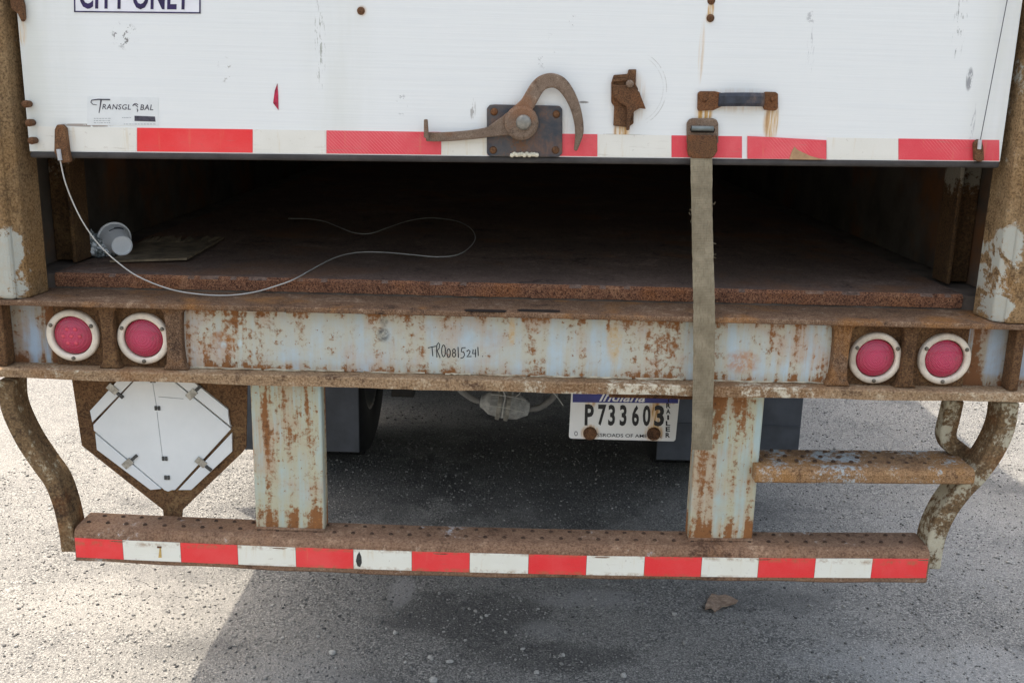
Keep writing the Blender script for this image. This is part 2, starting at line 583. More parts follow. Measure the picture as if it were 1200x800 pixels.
M['recess'] = brown('dark brown rusted recess', lin(56, 38, 26), lin(104, 74, 48), lin(138, 106, 72), seed=7.0, scale=1.2)
M['lower_flange'] = brown('weathered lower flange', lin(88, 64, 46), lin(150, 122, 92), lin(196, 176, 148), paint=lin(196, 188, 168), pcover=0.02, warm=lin(136, 96, 60), seed=6.0, scale=1.0, grain=0.5)
M['post'] = brown('rusty corner post', lin(88, 66, 44), lin(146, 118, 84), lin(178, 150, 112), paint=lin(172, 172, 162), pcover=-0.09, spots=POST_PAINT, warm=lin(150, 112, 66), seed=9.0)
M['tube'] = brown('rusty guard tube', lin(62, 46, 32), lin(118, 94, 66), lin(166, 144, 110), paint=lin(178, 172, 152), pcover=0.05, warm=lin(146, 94, 50), seed=15.0, scale=0.8, grain=0.4)
M['bumper'] = brown('brown rusted bumper bar', lin(80, 56, 42), lin(134, 104, 82), lin(172, 142, 116), paint=lin(176, 182, 186), pcover=-0.03, warm=lin(140, 104, 76), seed=17.0, grain=0.45)
M['step'] = brown('worn step bar paint', lin(92, 66, 46), lin(146, 112, 78), lin(184, 156, 122), paint=lin(158, 172, 178), pcover=0.07, zones=((2, 0.822, 0.012, 0.07),), warm=lin(160, 116, 66), seed=21.0, scale=1.5)
M['deck_top'] = brown('worn deck plate top', lin(70, 56, 48), lin(120, 98, 86), lin(156, 132, 118), warm=lin(140, 98, 68), seed=25.0, scale=1.0, grain=0.4, bump=0.5)
M['deck'] = brown('rusty deck plate edge', lin(70, 44, 34), lin(130, 88, 66), lin(180, 132, 98), warm=lin(150, 94, 56), seed=24.0, scale=1.5, grain=0.9, bump=0.9)
M['rust'] = brown('bare rust', lin(56, 38, 28), lin(106, 74, 50), lin(140, 102, 70), warm=lin(136, 84, 48), seed=27.0, scale=2.0)
M['backing'] = brown('dark rusted backing plate', lin(66, 46, 30), lin(108, 78, 52), lin(136, 108, 74), paint=lin(140, 134, 104), pcover=-0.03, seed=29.0)
M['inner'] = brown('inner post steel', lin(46, 33, 22), lin(86, 62, 38), lin(112, 86, 54), paint=lin(140, 136, 124), pcover=-0.10, zones=((2, 1.55, 0.16, 0.25),), seed=31.0)
M['cast'] = brown('rusted cast steel', lin(82, 66, 54), lin(128, 108, 92), lin(160, 142, 124), warm=lin(142, 98, 68), seed=33.0, scale=2.5, grain=0.5)
M['latch_plate'] = rustmat('black painted latch plate', lin(48, 54, 64), 0.02, rust=(lin(66, 48, 38), lin(110, 80, 60), lin(134, 92, 64)), stain=lin(84, 78, 76), streak=0.1, seed=35.0, scale=2.5)
M['handle'] = plain('black handle paint', lin(52, 56, 66), 0.5, 0.45, 40, 0.3, dirt=lin(120, 100, 88), dirtamt=0.7)
M['dark'] = plain('dark pits', lin(34, 24, 18), 0.9)
M['dimple'] = plain('dimple rim', lin(82, 62, 48), 0.9, 0.5, 60)
M['seam'] = plain('flaking seam paint', lin(196, 184, 160), 0.8, 0.4, 60, 0.3, dirt=lin(140, 100, 62), dirtamt=0.9)
M['seal'] = plain('black rubber seal', lin(64, 60, 58), 0.75, 0.35, 18, 0.3)
M['under'] = plain('dark underbody steel', (0.035, 0.032, 0.03), 0.8, 0.5, 10, 0.3, dirt=lin(92, 78, 62), dirtamt=0.4)
M['rubber'] = plain('tyre rubber', (0.014, 0.014, 0.015), 0.85, 0.4, 20, 0.3)
M['flap'] = plain('mud flap rubber', (0.06, 0.066, 0.078), 0.7, 0.3, 8, 0.2)
M['webbing_tan'] = None


def white_door():
    n = NB('white door laminate')
    base = (0.765, 0.77, 0.755)
    grain = n.noise(1.0, 5, 0.6, n.mapping(None, (3.0, 3.0, 150.0)))
    cloud = n.noise(2.2, 6, 0.55)
    col = n.mix(n.mr(grain, 0.45, 0.66, 0, 0.10), base, (0.60, 0.62, 0.66))
    col = n.mix(n.mr(cloud, 0.4, 0.75, 0, 0.16), col, (0.69, 0.70, 0.68))
    # grey-green streak band where water runs down, and the dirty side margins
    for x, w, a in ((U(395, 60, .05).x, 0.10, 0.35), (-1.17, 0.16, 0.55), (1.17, 0.10, 0.5)):
        s = n.math('MULTIPLY', n.zone(0, x, w, a), n.mr(n.noise(1.0, 6, 0.6, n.mapping(None, (14, 14, 1.6))), 0.3, 0.65))
        col = n.mix(s, col, (0.60, 0.60, 0.52))
    # scuffs and chipped paint
    chips = n.noise(70, 6, 0.7)
    chips_v = n.noise(1.0, 5, 0.7, n.mapping(None, (160, 160, 26)))
    for (px, py, rx, ry, c, th) in ((146, 42, 17, 17, (0.20, 0.19, 0.18), 0.53), (263, 82, 12, 16, (0.4, 0.38, 0.35), 0.58), (1136, 93, 4.5, 15, (0.3, 0.3, 0.31), 0.42),
                                    (1125, 30, 9, 42, (0.34, 0.34, 0.33), 0.55), (375, 50, 7, 60, (0.40, 0.40, 0.36), 0.53), (470, 123, 9, 14, (0.40, 0.40, 0.40), 0.57), (554, 128, 4, 14, (0.42, 0.40, 0.38), 0.50),
                                    (640, 60, 18, 22, (0.45, 0.45, 0.44), 0.585), (672, 25, 9, 7, (0.42, 0.41, 0.4), 0.54), (684, 120, 7, 1.6, (0.25, 0.24, 0.22), 0.44), (1140, 145, 3, 26, (0.5, 0.5, 0.5), 0.5),
                                    (952, 20, 8, 8, (0.5, 0.5, 0.5), 0.53), (950, 60, 6, 30, (0.55, 0.55, 0.55), 0.55), (100, 147, 36, 2.2, (0.35, 0.3, 0.26), 0.40), (735, 159, 46, 2.0, (0.40, 0.36, 0.3), 0.42)):
        p = U(px, py, .05)
        e = n.spot(p.x, p.z, rx / 480, ry / 480, 0.7)
        src = chips_v if ry > 2.5 * rx else chips
        col = n.mix(n.math('MULTIPLY', e, n.mr(src, th, th + 0.05)), col, c)
    # cracks
    # rust weeping under the steelwork
    run = n.noise(1.0, 5, 0.65, n.mapping(None, (190, 190, 9)))
    for (px, py, rx, ry, a) in ((825, 134, 12, 16, 1.0), (904, 143, 11, 26, 0.8), (728, 154, 11, 12, 0.9), (833, 11, 4.5, 12, 0.9), (822, 62, 4, 40, 0.35), (737, 116, 24, 36, 0.30), (615, 150, 58, 36, 0.35),
                                (26, 34, 6, 22, 0.6), (424, 13, 7, 7, 0.35), (832, 21, 6, 8, 0.5), (865, 118, 52, 16, 0.22)):
        p = U(px, py, .05)
        e = n.math('MULTIPLY', n.spot(p.x, p.z, rx / 480, ry / 480, 0.8), a)
        col = n.mix(n.math('MULTIPLY', e, n.mr(run, 0.36, 0.58, 0.12, 1.0)), col, lin(206, 160, 84))
        col = n.mix(n.math('MULTIPLY', e, n.mr(run, 0.52, 0.66, 0.0, 0.7)), col, lin(140, 84, 36))
    # scraped arc around the keeper
    c0 = U(737, 105, .05)
    a = n.math('SUBTRACT', n.xyz()[0], c0.x)
    b = n.math('SUBTRACT', n.xyz()[2], c0.z)
    rr = n.math('POWER', n.math('ADD', n.math('MULTIPLY', a, a), n.math('MULTIPLY', b, b)), 0.5)
    for rad, wd, am in ((0.090, 0.0016, 0.55), (0.082, 0.0018, 0.30)):
        e = n.math('SUBTRACT', 1.0, n.math('DIVIDE', n.math('ABSOLUTE', n.math('SUBTRACT', rr, rad)), wd), True)
        e = n.math('MULTIPLY', n.math('MULTIPLY', e, n.mr(a, 0.035, 0.055)), n.mr(chips, 0.40, 0.55))
        col = n.mix(n.math('MULTIPLY', e, am), col, (0.30, 0.27, 0.23))
    h = n.math('ADD', n.math('MULTIPLY', grain, 1.0), n.math('MULTIPLY', cloud, 1.5))
    return n.out(col, 0.38, n.bump(h, 0.14, 0.004))


M['door'] = white_door()


def tape_mat(name, col, worn, lattice=0.0, rustamt=0.25):
    n = NB(name)
    c = n.mix(n.mr(n.noise(9, 6, 0.6), 0.35, 0.7, 0, 0.35), col, worn)
    if lattice:
        x, _, z = n.xyz()
        k = 2 * math.pi / 0.0085
        s1 = n.math('SINE', n.math('MULTIPLY', n.math('ADD', x, z), k))
        patch = n.mr(n.noise(6, 4, 0.5), 0.45, 0.60)
        c = n.mix(n.math('MULTIPLY', n.math('MULTIPLY', n.mr(s1, 0.55, 0.95), patch), lattice), c, worn)
    d = n.mr(n.noise(60, 7, 0.7), 0.60, 0.68)
    c = n.mix(n.math('MULTIPLY', d, rustamt), c, lin(120, 90, 60))
    st = n.mr(n.noise(1.0, 5, 0.6, n.mapping(None, (60, 60, 6))), 0.58, 0.72)
    c = n.mix(n.math('MULTIPLY', st, rustamt), c, lin(200, 170, 110))
    for zc_ in (0.500, 0.5545):
        e = n.math('MULTIPLY', n.zone(2, zc_, 0.010, 1.0), n.mr(n.noise(34, 7, 0.7), 0.44, 0.62))
        c = n.mix(n.math('MULTIPLY', e, 0.75), c, lin(150, 112, 72))
    scr = n.mr(n.noise(1.0, 6, 0.7, n.mapping(None, (9, 9, 160))), 0.60, 0.68)
    c = n.mix(n.math('MULTIPLY', scr, 0.30), c, lin(150, 132, 112))
    cells = n.vor(420)
    c = n.mix(n.mr(cells, 0.3, 0.6, 0, 0.10), c, worn)
    return n.out(c, 0.35, n.bump(n.noise(90, 4, 0.6), 0.06, 0.002))


M['tape_red'] = tape_mat('red reflective tape', (0.80, 0.028, 0.034), (0.84, 0.14, 0.13), 0.0, 0.12)
M['tape_white'] = tape_mat('white reflective tape', (0.80, 0.785, 0.70), (0.70, 0.66, 0.52), 0.0, 0.28)
M['tape_pink'] = tape_mat('faded red reflective tape', (0.70, 0.050, 0.072), (0.80, 0.20, 0.21), 0.7, 0.18)
M['tape_cream'] = tape_mat('aged white reflective tape', (0.76, 0.735, 0.67), (0.66, 0.63, 0.55), 0.0, 0.25)

# ------------------------------------------------------------------ the trailer
trailer = bpy.data.objects.new('trailer', None)
COL.objects.link(trailer)
trailer['label'] = 'white and rusty box trailer seen from behind with its roll-up door part open'
trailer['category'] = 'trailer'


def part(name, mb, mat, bevel=0.0, parent=trailer, seg=2, smooth=False, label=None):
    o = mb.build(name, M[mat] if isinstance(mat, str) else mat, parent, bevel, seg, smooth)
    if label:
        o['label'] = label
    return o


W = 1.335
ROOF = 3.4
LOW = 1.2
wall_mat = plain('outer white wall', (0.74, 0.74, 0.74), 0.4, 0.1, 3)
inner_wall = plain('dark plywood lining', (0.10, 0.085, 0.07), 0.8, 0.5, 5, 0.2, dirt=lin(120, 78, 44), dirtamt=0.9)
for s in (-1, 1):
    part('side_wall', MB().box(s * 1.297, s * W, 0.12, 8.5, LOW, ROOF), wall_mat)
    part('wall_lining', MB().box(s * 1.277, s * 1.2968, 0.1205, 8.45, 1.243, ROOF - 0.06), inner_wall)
    # corner post: outer face, angled return, inner lip
    x = lambda a: s * a
    p = MB()
    p.box(x(1.226), x(W), 0.0, 0.1195, 1.2035, ROOF)
    post = part('corner_post', p, 'post', 0.012, seg=3)
    lip = MB()
    pr = [(x(1.229), 0.010), (x(1.206), 0.030), (x(1.197), 0.118), (x(1.229), 0.118)]
    v = [(a, b, z) for z in (1.2036, ROOF - 0.001) for a, b in pr]
    lip.add(v, [(0, 1, 2, 3), (7, 6, 5, 4)] + [(i, (i + 1) % 4, 4 + (i + 1) % 4, 4 + i) for i in range(4)])
    part('post_lip', lip, 'post', 0.004, parent=post)
    part('door_track', MB().box(x(1.212), x(1.276), 0.34, 0.40, 1.2475, 3.3), 'inner', 0.004)
    part('track_flange', MB().box(x(1.200), x(1.2118), 0.30, 0.40, 1.2475, 3.3), 'inner', 0.003)
for dy, px, py in ((0.0, 33, 122), (0, 37, 144), (0, 40, 165)):
    c = U(px - 3, py, 0.026)
    part('knob', MB().lathe([(0.0, -0.008), (0.006, -0.007), (0.0085, -0.004), (0.009, 0.0), (0.008, 0.02)], c, 'Y', 12), 'rust', smooth=True)
part('edge_hinge', MB().prism_px([(10, -14), (22, -12), (27, 6), (28, 22), (25, 26), (20, 16), (12, 10)], 0.034, 0.0495), 'rust', 0.003)
rn = NB('roof skin with added light leak')
rn.out((0.74, 0.74, 0.72), 0.5)
tr_ = rn.node('ShaderNodeBsdfTranslucent', Color=(0.8, 0.8, 0.78))
mx_ = rn.t.nodes.new('ShaderNodeMixShader')
mx_.inputs[0].default_value = 0.003  # translucency added so the unseen roof lifts the dark interior
rn.t.links.new(rn.b.outputs[0], mx_.inputs[1])
rn.t.links.new(tr_.outputs[0], mx_.inputs[2])
rn.t.links.new(mx_.outputs[0], rn.t.nodes['Material Output'].inputs['Surface'])
part('roof', MB().add([(-W, 0.0, ROOF + .004), (W, 0.0, ROOF + .004), (W, 8.5, ROOF + .004), (-W, 8.5, ROOF + .004)], [(0, 1, 2, 3)]), rn.m)
part('front_wall', MB().box(-1.296, 1.296, 8.451, 8.5, LOW + 0.02, ROOF), wall_mat)
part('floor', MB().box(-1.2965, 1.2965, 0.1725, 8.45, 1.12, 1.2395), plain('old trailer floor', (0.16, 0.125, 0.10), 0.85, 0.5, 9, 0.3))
# nose plate of the deck: rough rusted steel sheet, edge facing the camera
xl, xr = U(66, 337, .17).x, U(1126, 362, .17).x
nx = 150
v, f = [], []
for i in range(nx + 1):
    xx = xl + (xr - xl) * i / nx
    j = lambda a: random.uniform(-a, a)
    v += [(xx, 0.168 + j(.0012), 1.2075 + j(.0010)), (xx, 0.165 + j(.0010), 1.236 + j(.0006)), (xx, 0.173 + j(.001), 1.2437 + j(.0005)), (xx, 8.44, 1.2430)]
for i in range(nx):
    for k in range(3):
        a = i * 4 + k
        f.append((a, a + 1, a + 5, a + 4))
v += [(xl, 8.44, 1.2075), (xr, 8.44, 1.2075)]
f.append((0, 3, 4 * (nx + 1)))
f.append((0, 1, 2, 3))
f.append((4 * nx, 4 * nx + 3, 4 * nx + 2, 4 * nx + 1))
dk = part('deck_plate', MB().add(v, f), 'deck')
dk.data.materials.append(M['deck_top'])
for p_ in dk.data.polygons:
    if p_.normal.z > 0.75 or p_.center.y > 0.3:
        p_.material_index = 1

# --- sill beam
beam = part('sill_beam', MB().box(-0.86, 0.865, 0.048, 0.16, 1.0255, 1.1885), 'beam', 0.003)
top_fl = part('top_flange', MB().box(-W, W, 0.0, 0.171, 1.1890, 1.2030), 'flange', 0.004, parent=beam, seg=3)
low_fl = MB()
nseg = 60
prof = [(0.0, 1.004), (0.0, 1.0225), (0.004, 1.0255), (0.16, 1.0253), (0.16, 1.004)]
for i in range(nseg):
    pass
vv, ff = [], []
for i in range(nseg + 1):
    xx = -W + 2 * W * i / nseg
    dz = 0.0012 * math.sin(i * 0.7) + random.uniform(-.0006, .0006) - 0.006 * (1 - (xx / W) ** 2)
    for k, (yy, zz) in enumerate(prof):
        vv.append((xx, yy + (random.uniform(-.0015, .001) if k < 3 else 0), zz + (dz if k in (0,) else 0)))
m5 = len(prof)
for i in range(nseg):
    for k in range(m5):
        ff.append((i * m5 + k, i * m5 + (k + 1) % m5, (i + 1) * m5 + (k + 1) % m5, (i + 1) * m5 + k))
ff.append(tuple(range(m5)))
ff.append(tuple(range(len(vv) - 1, len(vv) - 1 - m5, -1)))
part('bottom_flange', MB().add(vv, ff), 'lower_flange', parent=beam)
for a, b, yy, mm in ((-W + 0.001, -1.1605, 0.066, 'beam_end'), (-1.16, -0.862, 0.052, 'recess'), (0.867, 1.166, 0.052, 'recess'), (1.1665, W - 0.001, 0.066, 'beam_end')):
    part('recess_plate', MB().box(a, b, yy, 0.16, 1.0258, 1.1887), mm, parent=beam)
# vertical dividers between the lights, flared at the top and bottom like the pressed frame
for px in (128, 205, 986, 1066):
    c = U(px, 405, 0.03).x
    t = 0.016 if px in (128, 1066) else 0.020
    h0, h1 = 1.0259, 1.1886
    pts = [(c - t - .013, h0), (c - t - .003, h0 + .016), (c - t, h0 + .05), (c - t, h1 - .05), (c - t - .003, h1 - .016), (c - t - .013, h1),
           (c + t + .013, h1), (c + t + .003, h1 - .016), (c + t, h1 - .05), (c + t, h0 + .05), (c + t + .003, h0 + .016), (c + t + .013, h0)]
    part('divider', MB().prism(pts, 0.024, 0.0515), 'recess' if px in (128, 1066) else 'flange', 0.004, parent=beam)
for px in (3, 1193):
    c = U(px, 405, 0.03).x
    part('divider', MB().box(c - .012, c + .012, 0.02, 0.0655, 1.0259, 1.1886), 'recess', 0.004, parent=beam)
# two drain slots in the top flange (raised dark lips around each)
for a, b in ((544, 594), (606, 657)):
    p0, p1 = UZ(a, 363, 1.2034), UZ(b, 365, 1.2034)
    n_ = 14
    poly = []
    yc, hw = (p0.y + p1.y) / 2, 0.015
    for k in range(n_):
        an = 2 * math.pi * k / n_
        cx = (p1.x - hw if math.cos(an) > 0 else p0.x + hw) + math.cos(an) * hw
        poly.append((cx, yc + math.sin(an) * hw))
    mb = MB().add([(x_, y_, 1.2037) for x_, y_ in poly] + [(x_, y_, 1.2031) for x_, y_ in poly], [tuple(range(n_)), tuple(range(2 * n_ - 1, n_ - 1, -1))] + [(i, (i + 1) % n_, n_ + (i + 1) % n_, n_ + i) for i in range(n_)])
    part('drain_slot', mb, 'dark', parent=beam)
seam = []
xx = -0.85
while xx < 0.85:
    L_ = random.uniform(0.05, 0.22)
    P = [(xx + L_ * k / 8, 0.0465 + random.uniform(-.001, .001), 1.0275 + random.uniform(-.0012, .0016)) for k in range(9)]
    part('weld_bead', MB().tube(P, [random.uniform(.0016, .0034) for _ in P], 6), M['seam'], parent=beam)
    xx += L_ + random.uniform(0.004, 0.06)
# paint number written by hand
st = MB()
O = (500.0, 350.0)


def ell(cx, cy, rx, ry, a0=0, a1=360):
    return [(cx + rx * math.cos(R(a)), cy + ry * math.sin(R(a))) for a in range(a0, a1 + 1, 30)]


strokes = [[(6, 230), (24, 226), (44, 222)], [(25, 226), (27, 250), (29, 268)], [(48, 274), (46, 240), (48, 216), (55, 206), (61, 214), (58, 233), (49, 243), (57, 262), (63, 277)],
           ell(79, 244, 9, 28, -90, 270), ell(103, 254, 8, 20, -90, 270), ell(128, 244, 6.5, 9, -90, 270), ell(128, 262, 8, 10, -90, 270), [(147, 226), (149, 276)],
           [(182, 229), (165, 230), (162, 248), (174, 251), (178, 264), (170, 276), (159, 278)], [(188, 247), (196, 239), (204, 246), (198, 260), (188, 271), (210, 270)],
           [(218, 238), (215, 257), (232, 256)], [(228, 236), (229, 273)], [(240, 226), (242, 267)], [(261, 268), (263, 271)]]
for s_ in strokes:
    P = [U(O[0] + a / 4, O[1] + b / 4, 0.0475) for a, b in s_]
    st.tube(P, 0.0012, 5)
part('handwritten_number', st, plain('black marker ink', (0.012, 0.012, 0.016), 0.6), parent=beam, label='handwritten TR00815241 in black marker')
# --- tail lights
lens_n = NB('red lens')
_x, _y, _z = lens_n.xyz()
_r = lens_n.math('POWER', lens_n.math('ADD', lens_n.math('MULTIPLY', _x, _x), lens_n.math('MULTIPLY', _z, _z)), 0.5)
_ring = lens_n.math('SINE', lens_n.math('MULTIPLY', _r, 2 * math.pi / 0.0075))
_gx = lens_n.math('SINE', lens_n.math('MULTIPLY', _x, 2 * math.pi / 0.0060))
_gz = lens_n.math('SINE', lens_n.math('MULTIPLY', _z, 2 * math.pi / 0.0060))
_pr = lens_n.math('ADD', lens_n.math('MULTIPLY', _gx, _gz), lens_n.math('MULTIPLY', _ring, 0.8))
lc = lens_n.mix(lens_n.mr(_r, 0.012, 0.048), (0.47, 0.018, 0.080), (0.34, 0.007, 0.042))
lc = lens_n.mix(lens_n.mr(_pr, -0.6, 1.2, 0.0, 0.22), lc, (0.56, 0.04, 0.10))
lc = lens_n.mix(lens_n.mr(lens_n.noise(60, 7, 0.7), 0.55, 0.68, 0, 0.45), lc, (0.22, 0.05, 0.05))
lens_mat = lens_n.out(lc, 0.20, lens_n.bump(_pr, 0.35, 0.002), spec=0.5)
lens_mat.node_tree.nodes['Principled BSDF'].inputs['Coat Weight'].default_value = 0.5
ring_mat = plain('cream light bezel', (0.76, 0.66, 0.54), 0.40, 0.2, 14, 0.08, dirt=lin(128, 108, 84), dirtamt=0.55)
screw_mat = plain('dull screw', lin(120, 112, 100), 0.45, 0.4, 80, metallic=0.6)
for i, (px, py) in enumerate(((84.5, 393.5), (167.5, 397), (1026.5, 420), (1107.5, 421))):
    c = U(px, py, 0.041)
    ro, ri = 0.0668, 0.0510
    b = MB().lathe([(ri, 0.012), (ri, 0.0), (ri + 0.003, -0.002), (ro - 0.003, -0.0015), (ro, 0.002), (ro, 0.011)], c, 'Y', 48)
    b.f = b.f[:-2]
    L = part('tail_light', b, ring_mat, smooth=True, label='round red tail light in a cream bezel')
    pr = [(0.0001, -0.005)] + [(0.0495 * math.sin(a), 0.011 - 0.016 * math.cos(a)) for a in [R(12 * k) for k in range(1, 8)]] + [(0.0495, 0.012)]
    ln = part('lens', MB().lathe(pr, (0, 0, 0), 'Y', 48), lens_mat, parent=L, smooth=True)
    ln.location = c
    for an in (28, 152, 270):
        q = c + Vector((0.058 * math.cos(R(an)), -0.0035, 0.058 * math.sin(R(an))))
        part('screw', MB().lathe([(0.0, -0.0035), (0.0035, -0.003), (0.005, -0.001), (0.005, 0.003)], q, 'Y', 10), screw_mat, parent=L, smooth=True)
    if i == 0:   # small bulbs behind the first lens
        for k in range(7):
            an = R(60 * k)
            rr = 0.0 if k == 6 else 0.021
            q = c + Vector((rr * math.cos(an), -0.0056 + 0.0012 * (k != 6), rr * math.sin(an)))
            part('reflector_dot', MB().lathe([(0.0, -0.0008), (0.004, -0.0004), (0.0055, 0.001)], q, 'Y', 12), plain('pink reflector dot', (0.66, 0.07, 0.11), 0.4, 0.2), parent=L, smooth=True)

# --- roll-up door (bottom panel edge is a little out of level in the opening)
DY = 0.05
dl, dr = U(40, 177.5, DY), U(1172, 189.5, DY)
slope = (dr.z - dl.z) / (dr.x - dl.x)
zb = lambda x: dl.z + slope * (x - dl.x)
XD = 1.181
door = part('roll_up_door', MB().prism([(-XD, zb(-XD)), (XD, zb(XD)), (XD, 3.4), (-XD, 3.4)], DY, DY + 0.03), 'door', label='white roll-up door panel with scuffs and rust runs')
part('bottom_seal', MB().prism([(-XD, zb(-XD) - 0.0155), (XD, zb(XD) - 0.0155), (XD, zb(XD) - 0.0003), (-XD, zb(-XD) - 0.0003)], DY - 0.004, DY + 0.028), 'seal', 0.006, parent=door, seg=3)


def door_tape(x0, x1, mat, top=None, bot=None, name='tape_stripe', y=DY - 0.0012, skew=0.0):
    # pixel spans on the tape line
    yt = lambda x: 148.2 + (x - 45) * (164.2 - 148.2) / (1170 - 45)
    yb = lambda x: 176.3 + (x - 45) * (188.6 - 176.3) / (1170 - 45)
    a, b = (x0, yb(x0)), (x1, yb(x1))
    c, d = (x1, yt(x1)), (x0, yt(x0))
    if top:
        d, c = (x0, top[0]), (x1, top[1])
    if bot:
        a, b = (x0, bot[0]), (x1, bot[1])
    return part(name, MB().prism_px([a, b, c, d], y, DY), mat, parent=door)


for x0, x1, m_ in ((44, 160, 'tape_cream'), (160.6, 296, 'tape_red'), (296.6, 382, 'tape_cream'), (382.6, 517, 'tape_pink'), (517.6, 571, 'tape_cream'), (571.5, 700, 'tape_pink'), (700.6, 786.5, 'tape_cream'),
                   (787, 869.5, 'tape_pink'), (969, 1052.5, 'tape_cream'), (1053, 1171, 'tape_pink')):
    door_tape(x0, x1, m_)
# the peeled length right of the strap
part('tape_stripe', MB().prism_px([(876, 186), (930, 186.4), (944, 183), (968.4, 187), (968.4, 164.5), (905, 161), (876, 159.6)], DY - 0.0035, DY - 0.0005), 'tape_pink', parent=door)
part('peeled_backing', MB().prism_px([(925, 187), (966, 187.4), (950, 183), (935, 176), (931, 172), (928, 178)], DY - 0.006, DY - 0.0037), plain('tan tape backing', lin(176, 140, 104), 0.7), parent=door)
part('red_tape_scrap', MB().prism_px([(320, 121), (322, 106), (325, 98), (326, 112), (326.3, 129)], DY - 0.0015, DY), plain('dark red scrap', (0.45, 0.02, 0.06), 0.6, 0.6, 90), parent=door)
# painted line where the tape starts
for px, py, r_ in ((423, 13, 4.6), (833.5, 1, 4.6), (832.5, 21.5, 4.8)):
    c = U(px, py, DY)
    part('bolt', MB().lathe([(0.0, -0.006), (0.005, -0.0055), (0.0085, -0.003), (0.0095, 0.0)], c, 'Y', 14), 'rust', parent=door, smooth=True)
# stencil sign CITY ONLY: white panel, purple border and letters
ink = plain('dark violet ink', (0.030, 0.016, 0.085), 0.5, 0.5, 60)
sg = part('sign', MB().prism_px([(88, 13.5), (234, 15.2), (234, -34), (88, -35)], DY - 0.0010, DY), plain('sign vinyl', (0.78, 0.77, 0.80), 0.4, 0.06), parent=door, label='white sign reading CITY ONLY')
mb = MB()
for a in ([(86.8, 14.5), (235, 16.2), (235, 14.6), (86.8, 13)], [(86.8, -34), (235, -33), (235, -35), (86.8, -36)], [(86.8, 14.5), (88.4, 14.5), (87.4, -35), (85.8, -35)], [(233.4, 16.2), (235, 16.2), (235, -35), (233.4, -35)]):
    mb.prism_px(a, DY - 0.0016, DY - 0.0008)
part('sign_border', mb, ink, parent=door)
mb = text_quad(MB(), 'CITY ONLY', (93, 10.6), (223, 12.0), (93, -22), DY - 0.0018, 0.028, 0, 1.06)
flat(mb, 'sign_lettering', ink, door)
# maker's sticker
grey_ink = plain('faded black print', (0.06, 0.055, 0.075), 0.5, 0.5, 120)
part('maker_sticker', MB().prism_px([(102, 146.8), (186, 147.5), (185.5, 114.4), (102, 113)], DY - 0.0009, DY), plain('silver sticker', (0.715, 0.725, 0.715), 0.35, 0.05), parent=door, label='small maker sticker reading TRANSGLOBAL')
mb = text_quad(MB(), 'RANSGL', (119.8, 128.3), (153.3, 128.9), (119.8, 122), DY - 0.0013, 0.012, 0.15, 1.1)
text_quad(mb, 'BAL', (164.3, 129.2), (179.6, 129.4), (164.3, 122.6), DY - 0.0013, 0.012, 0.15, 1.1)
for s_ in ([(129, 117), (115, 116.7), (107.5, 117.6), (106.4, 120.2), (109, 122.6), (113.5, 123.2)], [(118.5, 117), (117.4, 125), (116, 132.5)]):
    P = [U(a, b, DY - 0.0011) for a, b in s_]
    mb.tube(P, [0.0007 + 0.0012 * (1 - i / (len(P) - 0.5)) for i in range(len(P))], 5)
for s_ in (ell(159, 126, 3.6, 4.4, 200, 330), [(157.5, 122.5), (160, 124), (161.5, 126)], [(160.5, 127.5), (161.6, 129.5), (160.8, 131)]):
    mb.tube([U(a, b, DY - 0.0011) for a, b in s_], 0.0011, 5)
flat(mb, 'sticker_lettering', grey_ink, door)
part('serial_bar', MB().prism_px([(157.6, 142), (182.2, 142.8), (181.6, 136.8), (157.6, 135.8)], DY - 0.0014, DY - 0.0008), grey_ink, parent=door)
mb = MB()
for a, b, yy in ((110, 127, 139), (110, 127.5, 141.6), (110, 129, 144), (143, 154, 138), (145, 182, 145.6)):
    xx = a
    while xx < b:
        w_ = random.uniform(1.2, 3.2)
        mb.prism_px([(xx, yy + .35), (xx + w_, yy + .4), (xx + w_, yy - .35), (xx, yy - .4)], DY - 0.0013, DY - 0.0008)
        xx += w_ + 0.9
part('small_print', mb, plain('pale grey print', (0.36, 0.37, 0.38), 0.5), parent=door)['kind'] = 'stuff'

# --- latch: plate, lever, hook, pivot
LY = DY
latch = part('latch', MB().prism_px([(573, 183), (570.5, 180), (570.5, 127), (574, 123), (580, 122.5), (651, 124), (656, 124.5), (659, 128), (659, 180), (655, 184)], LY - 0.008, LY), 'latch_plate', 0.002, label='rusty hooked door latch on a dark plate')


def px_band(pts, hw, y0, y1):
    P = [U(a, b, y0) for a, b in pts]
    return MB().band([(p.x, p.z) for p in P], [h / 482.0 for h in hw], y0, y1)


lever = catmull([(499, 160.5, 0), (520, 160.5, 0), (548, 158.5, 0), (572, 155, 0), (590, 148.5, 0), (606, 143.5, 0)], 6)
hwl = [5.2, 5.3, 5.2, 5.8, 10.5, 17.0]
hw_i = np.interp(np.linspace(0, 5, len(lever)), range(6), hwl).tolist()
part('lever', px_band([(p.x, p.y) for p in lever], hw_i, LY - 0.022, LY - 0.010), 'cast', 0.003, parent=latch, seg=3)
part('lever_tip', MB().prism_px([(496.5, 161), (502.5, 164), (501, 140), (496.6, 140)], LY - 0.034, LY - 0.023), 'cast', 0.002, parent=latch)
hook = catmull([(604, 140, 0), (618, 122, 0), (631, 101, 0), (644, 94.5, 0), (657, 98, 0), (668, 112, 0), (676, 132, 0), (679, 155, 0), (674.5, 177, 0)], 7)
hwh = [12, 8.5, 8.2, 8.2, 7.6, 6.5, 5.6, 5.0, 2.0]
hw_i = np.interp(np.linspace(0, 8, len(hook)), range(9), hwh).tolist()
